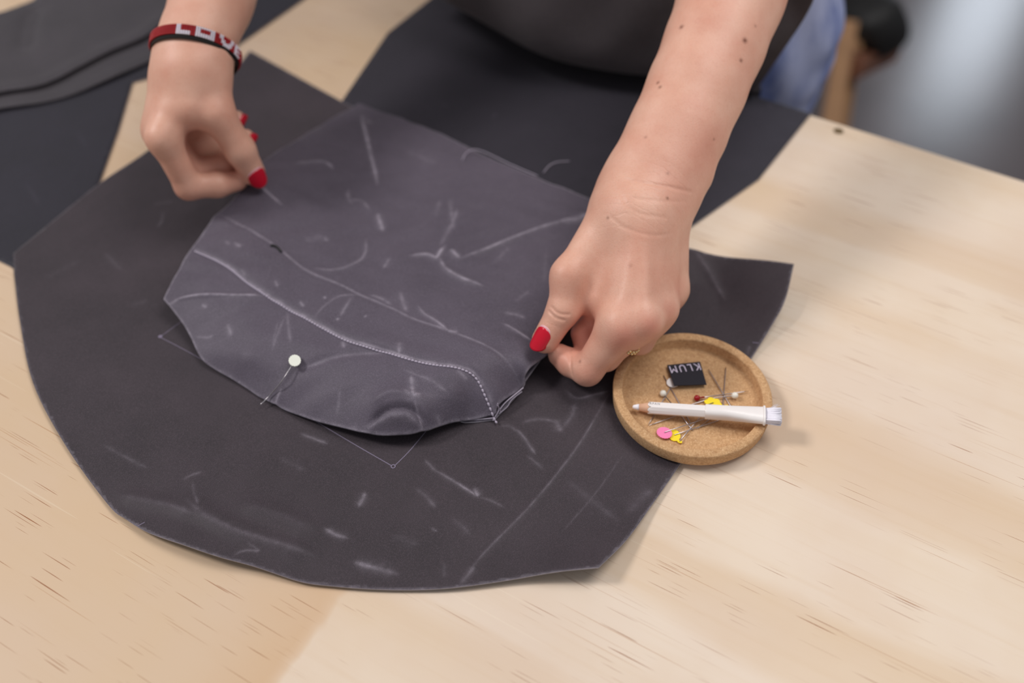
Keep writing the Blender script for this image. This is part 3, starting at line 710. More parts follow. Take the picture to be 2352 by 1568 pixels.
def build_pocket():
    global POCKET_H
    root = empty('canvas_pocket', P(800, 650, .003), 'half sewn charcoal canvas pocket held between both hands', 'pocket')
    pts = [P(*q) for q in POCKET_OUT]
    ctrl = pts + [P(*q) for q in [(1000, 450, .019), (850, 420, .018), (760, 480, .022), (650, 480, .029), (1200, 600, .020), (1000, 640, .022), (700, 620, .026), (550, 590, .026), (850, 740, .027), (1050, 810, .027), (1150, 700, .022),
            (470, 680, .021), (600, 780, .023), (560, 830, .016), (690, 870, .018), (800, 880, .023), (800, 940, .017), (950, 890, .026), (900, 950, .023), (970, 950, .022), (1050, 905, .022), (1110, 870, .023), (1080, 930, .013), (660, 730, .025), (760, 790, .026), (930, 845, .028), (1150, 850, .022), (1220, 780, .0205), (520, 760, .018)]]
    f = tps(ctrl, 2e-5)
    # hem band between fold and stitch lies one layer higher
    fl = spline(pxs(FOLD_LINE, .025)[:, :2], 5); sl = spline(pxs(STITCH_LINE, .025)[:, :2], 5)
    band = np.vstack([fl, sl[::-1]])
    def h(xy):
        z = f(xy); ins = inside(xy, band)
        d = np.full(len(xy), 9.)
        for ln in (fl, sl):
            for i in range(len(ln) - 1): d = np.minimum(d, seg_dist(xy, ln[i], ln[i + 1])[0])
        z = z + np.where(ins, .0009 * np.clip(d / .0015, 0, 1), 0)
        z = z + .0006 * np.sin(xy[:, 0] * 130 + 3 * np.sin(xy[:, 1] * 90)) * np.sin(xy[:, 1] * 110)
        return np.maximum(z, .0045)
    POCKET_H = h
    st = [(p, w, min(1.0, a * 1.4), r) for p, w, a, r in strokes_px(P_MARKS, .023)]
    out = soft_outline(pts, P_CORNERS, 6)
    body = sheet('pocket_panel', out, h, .00125, .0011, [M['canvas_pocket'], M['canvas_pocket']], st, root, None, .65, .0009)
    H = lambda xy: h(xy) + stroke_field(np.asarray(xy), st)[1]
    # back layers that peep out under the right end
    bk = [P(u, v, .005)[:2] for u, v in [(1045, 955), (1068, 968), (1137, 961), (1150, 948), (1200, 898), (1207, 885), (1240, 845), (1180, 800), (1060, 880)]]
    fb = tps([list(P(u, v, z)[:2]) + [z] for u, v, z in [(1045, 955, .0042), (1137, 961, .0045), (1200, 898, .0075), (1207, 885, .009), (1240, 845, .012), (1180, 800, .011), (1060, 880, .006)]], 1e-3)
    sheet('back_panel', soft_outline(bk, [0, 2, 3, 5, 6, 7, 8], 4), lambda xy: np.minimum(np.maximum(fb(xy), .0042), np.maximum(h(xy) - .0022, .0038)), .0015, .0008, [M['canvas_pocket'], M['cut']], [], root, None, .5, .0009)
    # zigzag stitching: separate little stitches
    s2 = spline(pxs(STITCH_LINE, .0255)[:, :2], 30); sl_ = np.r_[0, np.cumsum(np.linalg.norm(np.diff(s2, axis=0), axis=1))]
    def at(s): return np.array([np.interp(s, sl_, s2[:, 0]), np.interp(s, sl_, s2[:, 1])])
    parts = []; pitch = .0023; n = int(sl_[-1] / pitch)
    for i in range(n):
        s = i * pitch; a = at(s); b = at(min(s + pitch * .86, sl_[-1])); d = (b - a) / (np.linalg.norm(b - a) + 1e-9); nn = np.array([-d[1], d[0]])
        q = [a + nn * -.0001, a + (b - a) * .25, (a + b) / 2, a + (b - a) * .75, b + nn * .0001]
        z = H(np.array(q)); pts3 = [np.array([q[k][0], q[k][1], z[k] + (.0001, .0005, .0006, .0005, .0001)[k]]) for k in range(5)]
        parts.append(tube(pts3, [.0003, .00066, .00074, .00066, .0003], 6))
    v, fcs = join(*parts); tag(mesh_obj('stitching', v, fcs, M['thread'], root, True), 'pale grey row of machine stitches', None, None, 'stuff')
    # loose thread tails and frayed corner
    def tail(pxz, r, name='loose_thread', m='thread'):
        vs, fs = tube(spline([P(*q) for q in pxz], 8), r, 5); mesh_obj(name, vs, fs, M[m], root)
    tail([(1143, 926, .0185), (1146, 938, .012), (1143, 948, .009), (1137, 957, .006), (1132, 966, .0045)], .0003)
    tail([(1145, 944, .008), (1160, 925, .010), (1180, 908, .0105), (1202, 890, .0105)], .0004); tail([(1146, 950, .006), (1165, 934, .0075), (1175, 918, .009), (1199, 899, .009)], .0003)
    tail([(1060, 966, .0065), (1100, 963, .005), (1137, 959, .006)], .0003)
    tail([(1142, 930, .018), (1148, 940, .009), (1150, 948, .006)], .0003)
    tail([(1062, 368, .0195), (1070, 352, .021), (1090, 343, .022), (1120, 352, .021), (1170, 376, .0198), (1235, 404, .0185)], .00032)
    tail([(1248, 396, .018), (1262, 380, .020), (1280, 372, .020), (1308, 370, .017)], .0003)
    c = P(633, 572, .028); e = [(622, 566), (630, 565), (638, 569), (646, 578)]
    z0 = H(np.array([P(u, v, .0275)[:2] for u, v in e])); vs, fs = tube(spline([np.array([*P(u, v, .0275)[:2], z + .0006]) for (u, v), z in zip(e, z0)], 6), .0009, 6)
    tag(mesh_obj('thread_snip', vs, fs, M['dark_thread'], root), 'short black thread end')
    return root, H
pocket, POCKET_SURF = build_pocket()

# ------------------------------------------------------------------ the person
def hand_fn(palm, fingers, arm, kp=.013, tend=()):
    allp = palm + arm
    def fn(p, lo, hi):
        d = group_eval(allp, kp, p, lo, hi, .022); g = None
        for f in fingers:
            e = group_eval(f, .004, p, lo, hi, .022)
            if e is not None: g = e if g is None else smin(g, e, .0018)
        if d is not None and tend:
            e = group_eval(tend, .004, p, lo, hi, .022)
            if e is not None: d = smin(d, e, .0055)
        if d is None: return g
        if g is None: return d
        return smin(d, g, .0085)
    return fn
def view_n(u, v):
    r = -ray(u, v); return r / np.linalg.norm(r)

# image right: the person's left hand
nA = view_n(1500, 600)
A_ = {k: P(*q) for k, q in dict(
    f0=(1678, 0, .150), f1=(1642, 100, .136), f2=(1601, 200, .122), f3=(1558, 300, .108), f4=(1511, 392, .094), w=(1478, 452, .084),
    iB=(1448, 505, .084), iM=(1426, 748, .050), iP=(1349, 850, .0225), iD=(1311, 833, .0185), iT=(1285, 815, .0205),
    mB=(1476, 500, .087), mM=(1477, 735, .054), mP=(1391, 819, .025), mD=(1352, 806, .019), mT=(1336, 765, .026),
    rB=(1506, 500, .084), rM=(1514, 709, .050), rP=(1470, 782, .026), rD=(1440, 772, .016), rT=(1438, 738, .019),
    pB=(1532, 500, .077), pM=(1541, 667, .045), pP=(1512, 728, .026), pD=(1487, 725, .016), pT=(1480, 696, .018),
    tC=(1403, 500, .078), tM=(1306, 633, .062), tI=(1293, 714, .046), tT=(1252, 781, .0315)).items()}
elbA = A_['w'] + .25 * (A_['f0'] - A_['w']) / np.linalg.norm(A_['f0'] - A_['w']); shoA = np.array([.285, .815, .45])
palmA = (chain([A_['iB'], A_['iB'] * .1 + A_['iM'] * .9], [.0125, .0112]) + chain([A_['mB'], A_['mB'] * .1 + A_['mM'] * .9], [.0125, .0096]) + chain([A_['rB'], A_['rB'] * .1 + A_['rM'] * .9], [.012, .0082]) + chain([A_['pB'], A_['pB'] * .1 + A_['pM'] * .9], [.0112, .0078])
         + chain([A_['iB'] - nA * .012, A_['iM'] - nA * .009], [.012, .011]) + chain([A_['mB'] - nA * .012, A_['mM'] - nA * .010], [.012, .011]) + chain([A_['rB'] - nA * .011, A_['rM'] - nA * .008], [.012, .010]) + chain([A_['pB'] - nA * .009, A_['pM'] - nA * .006], [.011, .009])
         + chain([A_['tC'], A_['tM']], [.0145, .0098]) + chain([A_['tC'] - nA * .006 + np.array([.008, 0, 0]), (A_['tM'] + A_['iM']) / 2 - nA * .012], [.014, .009]) + chain([(A_['tC'] + A_['iB']) / 2 - nA * .007, P(1376, 662, .052) - nA * .010], [.013, .0085]) + chain([P(1405, 640, .045) - nA * .006, P(1372, 735, .033) - nA * .004], [.012, .009]))
tendA = [Prim(A_['mB'] + nA * .0105 + np.array([0, 0, 0]), A_[k] + nA * .0085, .0032, .0036) for k in ('iM', 'mM')] + [Prim(A_['rB'] + nA * .0100, A_['rM'] + nA * .0075, .0032, .0034), Prim(A_['pB'] + nA * .0090, A_['pM'] + nA * .0070, .003, .0034)] + [Prim(A_[k] + nA * .0030, A_[k] + nA * .0030 + np.array([0, .004, 0]), r, r - .001) for k, r in (('iM', .0112), ('mM', .0106), ('rM', .0090), ('pM', .0083))]
armA = (chain([A_['w'], A_['f4'], A_['f3'], A_['f2'], A_['f1'], A_['f0'], elbA], [.0275, .0275, .0285, .0293, .0305, .0325, .037], nA, 1.28)
        + [Prim(P(1584, 408, .090), P(1570, 440, .086), .0105, .008)] + chain([A_['w'], (A_['mB'] + A_['iB']) / 2], [.0265, .0225], nA, 1.3) + chain([elbA, elbA + (shoA - elbA) * .25], [.036, .039]))
fingA = [chain([A_['iM'], A_['iP'], A_['iD'], A_['iT']], [.0132, .0094, .0084, .0073]), chain([A_['mM'], A_['mP'], A_['mD'], A_['mT']], [.0103, .0088, .0082, .0072]),
         chain([A_['rM'], A_['rP'], A_['rD'], A_['rT']], [.0095, .0085, .008, .007]), chain([A_['pM'], A_['pP'], A_['pD'], A_['pT']], [.0085, .0075, .007, .0062]),
         chain([A_['tM'], A_['tI'], A_['tT']], [.0103, .0099, .0085], None)]
# image left: the person's right hand
nB = view_n(450, 200)
B_ = {k: Q(*q) for k, q in dict(
    f0=(487, 0, .715), f1=(467, 55, .70), w=(444, 110, .69), w2=(437, 160, .685),
    iB=(425, 175, .682), iM=(374, 316, .674), iP=(433, 427, .700), iD=(500, 424, .708), iT=(544, 415, .715),
    mB=(418, 165, .698), mM=(369, 304, .689), mP=(443, 394, .709), mD=(516, 378, .720), mT=(564, 318, .731),
    rB=(415, 160, .712), rM=(370, 288, .708), rP=(424, 356, .727), rD=(500, 336, .738), rT=(543, 274, .746),
    pB=(420, 160, .722), pM=(380, 272, .722), pP=(402, 310, .745), pD=(455, 300, .755), pT=(498, 275, .757),
    tC=(478, 150, .682), tM=(499, 262, .683), tI=(552, 345, .699), tT=(580, 396, .713)).items()}
dB = B_['f0'] - B_['w']; elbB = B_['w'] + .25 * np.array([.24, .86, .45]) / np.linalg.norm([.24, .86, .45]); shoB = np.array([.03, .965, .45])
palmB = (chain([B_['iB'], B_['iM']], [.0145, .0100]) + chain([B_['mB'], B_['mM']], [.014, .0105]) + chain([B_['rB'], B_['rM']], [.0135, .010]) + chain([B_['pB'], B_['pM']], [.0125, .0095])
         + chain([B_['tC'], B_['tM']], [.0155, .0106]) + chain([Q(455, 175, .692), Q(468, 255, .696)], [.0150, .0110]) + chain([Q(447, 185, .680), Q(440, 246, .677)], [.0135, .0118]) + chain([Q(400, 190, .690), Q(382, 270, .688)], [.0145, .0118])
         + chain([Q(440, 190, .715), Q(425, 270, .718)], [.014, .012]) + chain([Q(420, 265, .725), Q(470, 300, .735)], [.014, .012]))
armB = (chain([B_['w2'], B_['w'], B_['f1'], B_['f0']], [.0225, .0225, .0238, .0262], np.array([.0, .35, 1.]), 1.12) + chain([B_['f0'], elbB], [.0262, .036]) + chain([elbB, elbB + (shoB - elbB) * .25], [.036, .039]))
fingB = [chain([B_['iM'], B_['iP'], B_['iD'], B_['iT']], [.0101, .0094, .0086, .0073]), chain([B_['mM'], B_['mP'], B_['mD'], B_['mT']], [.0103, .009, .0082, .0070]),
         chain([B_['rM'], B_['rP'], B_['rD'], B_['rT']], [.0095, .0085, .0078, .0066]), chain([B_['pM'], B_['pP'], B_['pD'], B_['pT']], [.0085, .0075, .007, .006]),
         chain([B_['tM'], B_['tI'], B_['tT']], [.0108, .0104, .0090])]

def bounds(prims, m=.012):
    return np.min([q.lo for q in prims], 0) - m, np.max([q.hi for q in prims], 0) + m

def build_person():
    person = empty('person', T(-.30, .87, -.9), 'person in a dark apron and blue jeans holding the pocket with red nails', 'person')
    VA, FA = surface_net(hand_fn(palmA, fingA, armA, .013, tendA), *bounds(palmA + armA + sum(fingA, [])), .00105)
    VB, FB = surface_net(hand_fn(palmB, fingB, armB), *bounds(palmB + armB + sum(fingB, [])), .0011)
    VA = relax(VA, FA, 2, .5); VB = relax(VB, FB, 2, .5)
    # trunk, shoulders, neck, head and legs under the clothes
    tv = np.array([S30, C30, 0.]); tu = np.array([C30, -S30, 0.])
    hip = T(-.30, .865, -.02); chest = T(-.30, .86, .34); neck = T(-.30, .84, .50); head = T(-.30, .79, .66)
    trunk = [Prim(hip - tu * .035, hip + tu * .03, .088, .088, tv, 1.1), Prim(hip, chest, .085, .095, tv, 1.15), Prim(chest - tu * .09, chest + tu * .09, .085, .085), Prim(chest, neck, .08, .05), Prim(neck, head, .05, .055),
             Prim(head, head - tv * .02 + np.array([0, 0, .05]), .078, .085), Prim(head - tv * .05 - np.array([0, 0, .03]), head - tv * .045 + np.array([0, 0, .02]), .045, .06), Prim(head - tv * .105, head - tv * .095 + np.array([0, 0, .03]), .012, .007),
             Prim(head - tu * .083, head - tu * .083 + np.array([0, 0, .03]), .014, .014), Prim(head + tu * .083, head + tu * .083 + np.array([0, 0, .03]), .014, .014)]
    limbs = chain([chest + tu * .15 + np.array([0, 0, .06]), shoA, elbA], [.055, .05, .034]) + chain([chest - tu * .15 + np.array([0, 0, .06]), shoB, elbB], [.055, .05, .033])
    for s in (-1, 1):
        limbs += chain([hip + tu * .05 * s, hip + tu * .075 * s + np.array([0, 0, -.42]), hip + tu * .08 * s + tv * .03 + np.array([0, 0, -.80])], [.072, .052, .036])
    fn = lambda p, lo, hi: group_eval(trunk + limbs, .05, p, lo, hi, .08)
    VT, FT = surface_net(fn, *bounds(trunk + limbs, .02), .011)
    V = np.vstack([VA, VB, VT]); F = np.vstack([FA, FB + len(VA), FT + len(VA) + len(VB)])
    nA_ = len(VA)
    # skin attributes
    bv = BVHTree.FromPolygons([Vector(v) for v in VA], FA.tolist())
    def hit(u, v):
        r = ray(u, v); h = bv.ray_cast(Vector((0, 0, CAM_Z)), Vector(r / np.linalg.norm(r))); return None if h[0] is None else np.array(h[0])
    blush = np.zeros(len(V)); mole = np.zeros(len(V)); wr = np.zeros(len(V))
    for (u, v, r, s) in [(1436, 778, .011, .8), (1496, 752, .009, .8), (1538, 715, .008, .6), (1560, 670, .008, .45), (1350, 860, .012, .35), (1288, 828, .010, .6), (1600, 330, .022, .35), (1560, 400, .02, .3), (1275, 660, .012, .25), (1660, 60, .03, .15), (1500, 640, .03, .12), (1330, 770, .02, .8)]:
        c = hit(u, v)
        if c is not None: blush = np.maximum(blush, s * np.exp(-(np.linalg.norm(V - c, axis=1) / r) ** 2))
    for c, r, s in [(B_['iP'], .016, .35), (B_['iT'], .014, .45), (B_['tM'], .018, .3), (B_['mP'], .02, .5), (B_['tT'], .010, .3)]:
        blush = np.maximum(blush, s * np.exp(-(np.linalg.norm(V - c, axis=1) / r) ** 2))
    for (u, v, r, s) in [(1565, 62, .0015, .8), (1711, 93, .0016, 1), (1702, 139, .0012, .9), (1511, 190, .0011, .8), (1516, 200, .0011, .8), (1533, 455, .0010, .8), (1448, 610, .0014, .25), (1534, 398, .001, .5), (1735, 60, .0009, .5), (1483, 315, .001, .4), (1640, 320, .0008, .5), (1396, 500, .001, .6), (1332, 830, .001, .6)]:
        c = hit(u, v)
        if c is not None: mole = np.maximum(mole, s * np.exp(-(np.linalg.norm(V - c, axis=1) / r) ** 2))
    for (u, v, r, s) in [(1470, 440, .022, 1), (1540, 440, .018, .8), (1430, 470, .016, .5), (1275, 735, .006, .6)]:
        c = hit(u, v)
        if c is not None: wr = np.maximum(wr, s * np.exp(-(np.linalg.norm(V - c, axis=1) / r) ** 2))
    # main wrist creases and finger joint creases pressed into the surface
    def crease(pl, w, dep):
        pts = [hit(u, v) for u, v in spline(pl, 6)]; pts = [p for p in pts if p is not None]
        c = np.array(pts); near = np.nonzero(((V[:nA_] > c.min(0) - .004) & (V[:nA_] < c.max(0) + .004)).all(1))[0]
        if not len(near): return
        d = np.full(len(near), 9.)
        for a, b in zip(c[:-1], c[1:]): d = np.minimum(d, seg_dist(V[near], a, b)[0])
        g = dep * np.exp(-(d / w) ** 2); V[near] -= nA * g[:, None]
    crease([(1438, 413), (1480, 420), (1530, 428), (1585, 440)], .0012, .0008)
    crease([(1455, 455), (1520, 462), (1575, 462)], .0012, .0004)
    crease([(1405, 500), (1440, 525), (1500, 540), (1545, 535)], .0012, .0003)
    crease([(1425, 440), (1440, 470), (1470, 490), (1530, 500)], .0012, .0003)
    crease([(1312, 800), (1310, 825), (1314, 860)], .0010, .0009)
    crease([(1262, 715), (1275, 728), (1295, 735)], .0009, .0007); crease([(1266, 705), (1285, 720), (1308, 722)], .0009, .0006)
    body = mesh_obj('body', V, F, M['skin'], person, True, None, {'blush': blush, 'mole': mole, 'wrinkle': wr})
    tag(body, 'bare forearms and hands with fair skin')
    # varnished nails laid on the fingertips
    bvh = BVHTree.FromPolygons([Vector(v) for v in V[:nA_ + len(VB)]], np.vstack([FA, FB + nA_]).tolist())
    def nail(tip, prev, nrm, w, l, fwd, side_off=0.0):
        a = np.asarray(tip - prev); a /= np.linalg.norm(a); n = np.asarray(nrm, float); n = n - a * (n @ a); n /= np.linalg.norm(n); s = np.cross(a, n)
        nu, nv = 14, 16; RC = w * .60
        cand = []
        for q in (.45, .6, .75, .9):
            o = tip + a * (fwd - l * q) + s * side_off; hh = bvh.ray_cast(Vector(o + n * .02), Vector(-n), .04)
            if hh[0] is not None: cand.append((np.array(hh[0]) - o) @ n)
        o0 = max(cand) if cand else .008
        def grid(l0, l1, lift, rnd_front, rnd_back):
            vs, fs = [], []
            for j in range(nv + 1):
                for i in range(nu + 1):
                    x = -1 + 2 * i / nu; y = j / nv
                    front = l1 - rnd_front * w * (1 - math.sqrt(max(0, 1 - x * x * .98))); back = l0 + rnd_back * w * (1 - math.sqrt(max(0, 1 - x * x * .98))) * -1 * -1
                    yy = back + (front - back) * y
                    o = tip + a * yy + s * (x * w / 2 + side_off)
                    dy = j / nv
                    off = o0 - (RC - math.sqrt(RC * RC - (x * w / 2) ** 2)) - .0011 * dy * dy
                    vs.append(o + n * (off + lift))
            P3 = vs
            m = nu + 1; top = [(j * m + i, j * m + i + 1, (j + 1) * m + i + 1, (j + 1) * m + i) for j in range(nv) for i in range(nu)]
            k = len(P3); P3 += [p - n * .0011 for p in P3]
            fs = top + [tuple(x + k for x in f[::-1]) for f in top]
            rim = [i for i in range(nu)] ; ring = [i for i in range(m)] + [j * m + nu for j in range(1, nv + 1)] + [nv * m + i for i in range(nu - 1, -1, -1)] + [j * m for j in range(nv - 1, 0, -1)]
            for q in range(len(ring)):
                x0, x1 = ring[q], ring[(q + 1) % len(ring)]; fs.append((x1, x0, x0 + k, x1 + k))
            return P3, fs
        v1, f1 = grid(fwd - l, fwd, .0007, .5, .36); v2, f2 = grid(fwd - l - .0013, fwd - l * .5, .0004, .2, .36)
        o = mesh_obj('fingernail', v1, f1, M['nail'], body); tag(o, 'glossy red painted nail')
        mesh_obj('nail_base', v2, f2, M['nail_base'], body)
    X = np.array([1., 0, 0])
    nail(A_['tT'], A_['tI'], nA - .55 * X, .0118, .0158, .0084)
    nail(B_['tT'], B_['tI'], nB + .30 * X, .0136, .0148, .0094)
    nail(B_['mT'], B_['mD'], .95 * X + .35 * nB + np.array([0, .1, -.25]), .0105, .0120, .0062)
    nail(B_['rT'], B_['rD'], .95 * X + .35 * nB + np.array([0, .1, -.2]), .0095, .0110, .006)

    # jeans
    jp = [Prim(hip - tu * .045, hip + tu * .038, .1, .1, tv, 1.08), Prim(hip - tu * .04 + np.array([0, 0, .12]), hip + tu * .036 + np.array([0, 0, .12]), .095, .095, tv, 1.1)]
    for s in (-1, 1):
        jp += chain([hip + tu * .055 * s, hip + tu * .075 * s + np.array([0, 0, -.42]), hip + tu * .082 * s + tv * .03 + np.array([0, 0, -.83])], [.086, .064, .056])
    def jfn(p, lo, hi):
        d = group_eval(jp, .04, p, lo, hi, .06)
        if d is None: return None
        q = p @ np.array([.55, -.3, 1.0]); q2 = p @ np.array([.9, .1, -.6])
        return d + .0022 * np.sin(q * 120 + 2.5 * np.sin(q2 * 40)) * np.exp(-((p[:, 2] - .02) / .12) ** 2)
    Vj, Fj = surface_net(jfn, *bounds(jp, .02), .007)
    tag(mesh_obj('jeans', relax(Vj, Fj, 1), Fj, M['denim'], person), 'faded light blue jeans')
    for s in (-1, 1):
        c = hip + tu * .082 * s + tv * .01 + np.array([0, 0, -.84])
        sh = [Prim(c + np.array([0, 0, 0.0]), c - tv * .13 + np.array([0, 0, -.012]), .036, .028), Prim(c, c + np.array([0, 0, .06]), .04, .05)]
        Vs, Fs = surface_net(lambda p, lo, hi: group_eval(sh, .02, p, lo, hi, .05), *bounds(sh, .02), .008)
        Vs[:, 2] = np.maximum(Vs[:, 2], -.899); mesh_obj('shoe', Vs, Fs, M['black_pad'], person)
    # shirt with short sleeves
    sp = [Prim(hip + np.array([0, 0, .16]), chest, .112, .112, tv, 1.12), Prim(chest - tu * .09, chest + tu * .09, .094, .094), Prim(chest, neck - np.array([0, 0, .05]), .09, .062)]
    sp += chain([chest + tu * .15 + np.array([0, 0, .06]), shoA, elbA + (shoA - elbA) * .30], [.064, .062, .052]) + chain([chest - tu * .15 + np.array([0, 0, .06]), shoB, elbB + (shoB - elbB) * .30], [.064, .062, .052])
    Vs, Fs = surface_net(lambda p, lo, hi: group_eval(sp, .05, p, lo, hi, .08), *bounds(sp, .02), .010)
    mesh_obj('shirt', relax(Vs, Fs, 1), Fs, M['shirt'], person)
    # hair
    hp = [Prim(head + tv * .012, head + np.array([0, 0, .06]), .088, .095), Prim(head + tv * .09, head + tv * .10 + np.array([0, 0, .03]), .04, .045)]
    Vs, Fs = surface_net(lambda p, lo, hi: group_eval(hp, .03, p, lo, hi, .06), *bounds(hp, .02), .010)
    mesh_obj('hair', relax(Vs, Fs, 1), Fs, M['hair'], person)
    # apron: bunched over the table edge, skirt hanging behind the edge
    bcur = spline([P(*q) for q in [(900, -90, .06), (980, -30, .05), (1020, 0, .045), (1120, 60, .035), (1250, 130, .025), (1400, 165, .020), (1530, 178, .018), (1650, 190, .015), (1735, 211, .010)]], 8)
    uc = -.31; vs = []; cols = len(bcur); rows = []
    up = [(0, 0), (.004, -.004), (.012, -.007), (.025, -.0085), (.045, -.007), (.07, -.003), (.095, .002), (.13, .008), (.2, .02), (.3, .03), (.40, .02)]
    def row(dz, dv, k):
        r = []
        for j, b in enumerate(bcur):
            s = j / (cols - 1); u = b[0] * C30 - b[1] * S30; v = b[0] * S30 + b[1] * C30
            e = max(0, (s - .55) / .45) ** 2 * min(1, max(0, 1 - (dz - .12) / .10)); g = min(dz / .11, 1.25)
            uu = u + (u - uc) * (-.25 * max(0, dz - .12) / .3) + e * .038 * g; vv = v + dv * (1 - e) - e * .030 * g
            fold = .0022 * math.sin(s * 19 + dz * 55) * min(1, dz / .03) + .0014 * math.sin(s * 41 - dz * 70) * min(1, dz / .03)
            r.append(T(uu, vv + fold, b[2] + dz))
        return r
    down = []
    for dz, frac in ((-.003, .12), (-.004, .4), (-.004, .8)):
        r = []
        for b in bcur:
            u = b[0] * C30 - b[1] * S30; v = b[0] * S30 + b[1] * C30
            r.append(T(u, v + (EDGE_V + .008 - v) * frac, max(.0075, b[2] + dz - .0 * frac)))
        down.append(r)
    for z, dv in ((.004, .0115), (-.03, .013), (-.15, .014), (-.45, .010)):
        down.append([T(b[0] * C30 - b[1] * S30, EDGE_V + dv + .002 * math.sin(j * .7), z) for j, b in enumerate(bcur)])
    rows = down[::-1] + [row(dz, dv, 0) for dz, dv in up]
    V3 = np.array([p for r in rows for p in r]); Fq = [(i * cols + j, i * cols + j + 1, (i + 1) * cols + j + 1, (i + 1) * cols + j) for i in range(len(rows) - 1) for j in range(cols - 1)]
    ap = mesh_obj('apron', V3, Fq, M['apron'], person, True, None, {'wax': np.zeros(len(V3))})
    sub = ap.modifiers.new('smooth', 'SUBSURF'); sub.levels = 1; sub.render_levels = 2
    so = ap.modifiers.new('cloth', 'SOLIDIFY'); so.thickness = .0015; so.offset = -1
    tag(ap, 'dark charcoal apron leaning over the table edge')
    return person, bvh
person, HANDS = build_person()

# ------------------------------------------------------------------ cork tray and what lies in it
TC = P(1590.5, 899, .0144)[:2]; SL = .020; RIM = .0105; FLOOR_H = .0025
def tray_z(x, h): return .0039 - SL * (x - TC[0]) + h
def TP(u, v, h):
    z = .006
    for _ in range(5): p = P(u, v, z); z = tray_z(p[0], h)
    return P(u, v, z)
def build_tray():
    prof = [(0, 0), (.0470, 0), (.0484, .0005), (.0490, .0016), (.0496, .0094), (.0494, .0101), (.0489, .0105), (.0441, .0105), (.0436, .0101), (.0434, .0094), (.0430, .0038), (.0425, .0029), (.0415, .0025), (0, .0025)]
    n = 96; vs = []; fs = []
    rings = [p for p in prof if p[0] > 0]
    for r, z in rings:
        for k in range(n):
            a = 2 * math.pi * k / n; x = TC[0] + r * math.cos(a); vs.append((x, TC[1] + r * math.sin(a), tray_z(x, z)))
    for i in range(len(rings) - 1):
        for k in range(n): fs.append((i * n + k, i * n + (k + 1) % n, (i + 1) * n + (k + 1) % n, (i + 1) * n + k))
    vs.append((TC[0], TC[1], tray_z(TC[0], 0))); vs.append((TC[0], TC[1], tray_z(TC[0], FLOOR_H)))
    c0, c1 = len(vs) - 2, len(vs) - 1
    for k in range(n):
        fs.append((c0, (k + 1) % n, k)); b = (len(rings) - 1) * n; fs.append((c1, b + k, b + (k + 1) % n))
    t = mesh_obj('cork_tray', vs, fs, M['cork'])
    tag(t, 'round shallow cork tray holding pins and a white pencil', 'tray')
build_tray()

def ball(c, r, seg=14, rings=9, sq=(1, 1, 1)):
    vs = [np.array(c) + np.array([0, 0, r]) * sq]; fs = []
    for i in range(1, rings):
        th = math.pi * i / rings
        for k in range(seg):
            a = 2 * math.pi * k / seg; vs.append(np.array(c) + r * np.array([math.sin(th) * math.cos(a), math.sin(th) * math.sin(a), math.cos(th)]) * sq)
    vs.append(np.array(c) - np.array([0, 0, r]) * sq); last = len(vs) - 1
    for k in range(seg): fs.append((0, 1 + k, 1 + (k + 1) % seg))
    for i in range(rings - 2):
        for k in range(seg): fs.append((1 + i * seg + k, 1 + (i + 1) * seg + k, 1 + (i + 1) * seg + (k + 1) % seg, 1 + i * seg + (k + 1) % seg))
    for k in range(seg): fs.append((last, 1 + (rings - 2) * seg + (k + 1) % seg, 1 + (rings - 2) * seg + k))
    return vs, fs
def scallop(c, axis_a, axis_b, ra, rb, lobes, depth, thick):
    n = 60; nrm = np.cross(axis_a, axis_b); nrm = nrm / np.linalg.norm(nrm); vs = []; fs = []
    for s in (-.5, .5):
        for k in range(n):
            t = 2 * math.pi * k / n; r = 1 + depth * math.cos(lobes * t)
            vs.append(c + r * (math.cos(t) * ra * axis_a + math.sin(t) * rb * axis_b) + nrm * thick * s)
    fs.append(tuple(range(n - 1, -1, -1))); fs.append(tuple(range(n, 2 * n)))
    fs += [(k, (k + 1) % n, n + (k + 1) % n, n + k) for k in range(n)]
    return vs, fs
def shaft(root, pts, r=.00033, name='shaft'):
    n = len(pts); v, f = tube(pts, [r] * (n - 1) + [.00006], 8); return mesh_obj(name, v, f, M['steel'], root)
def ball_pin(head, tip, col, label, r=.0021, mid=None, collar=False):
    root = empty('pin', head, label, 'pin', 'pins in the cork tray')
    v, f = ball(head, r, 20, 12); mesh_obj('pin_head', v, f, M[col], root)
    pts = [head] + ([mid] if mid is not None else []) + [tip]
    shaft(root, spline(pts, 6) if mid is not None else [head, head + (tip - head) * .9, tip])
    if collar:
        v, f = tube([head, head + (tip - head) / np.linalg.norm(tip - head) * .0048], .00055, 8); mesh_obj('pin_collar', v, f, M[col], root)
def flower_pin(c, tip, col, label, ra, rb, ax, lobes=14, depth=.035, group='pins in the cork tray', tilt=None, base=None):
    root = empty('pin', c, label, 'pin', group)
    a = np.asarray(ax, float); a /= np.linalg.norm(a); up = np.array([0, 0, 1.]) if tilt is None else np.asarray(tilt, float); b = np.cross(up, a); b /= np.linalg.norm(b)
    v, f = scallop(c, a, b, ra, rb, lobes, depth, .0006); o = mesh_obj('pin_head', v, f, M[col], root, False)
    s = c + np.array([0, 0, .0007]) if base is None else base
    shaft(root, [s, s + (tip - s) * .9, tip], .0003)
def needle(a, b, label):
    root = empty('needle', a, label, 'needle', 'loose needles in the cork tray')
    v, f = tube([a, a + (b - a) * .06, a + (b - a) * .85, b], [.00025, .00036, .00033, .00006], 8); mesh_obj('needle_body', v, f, M['steel'], root)

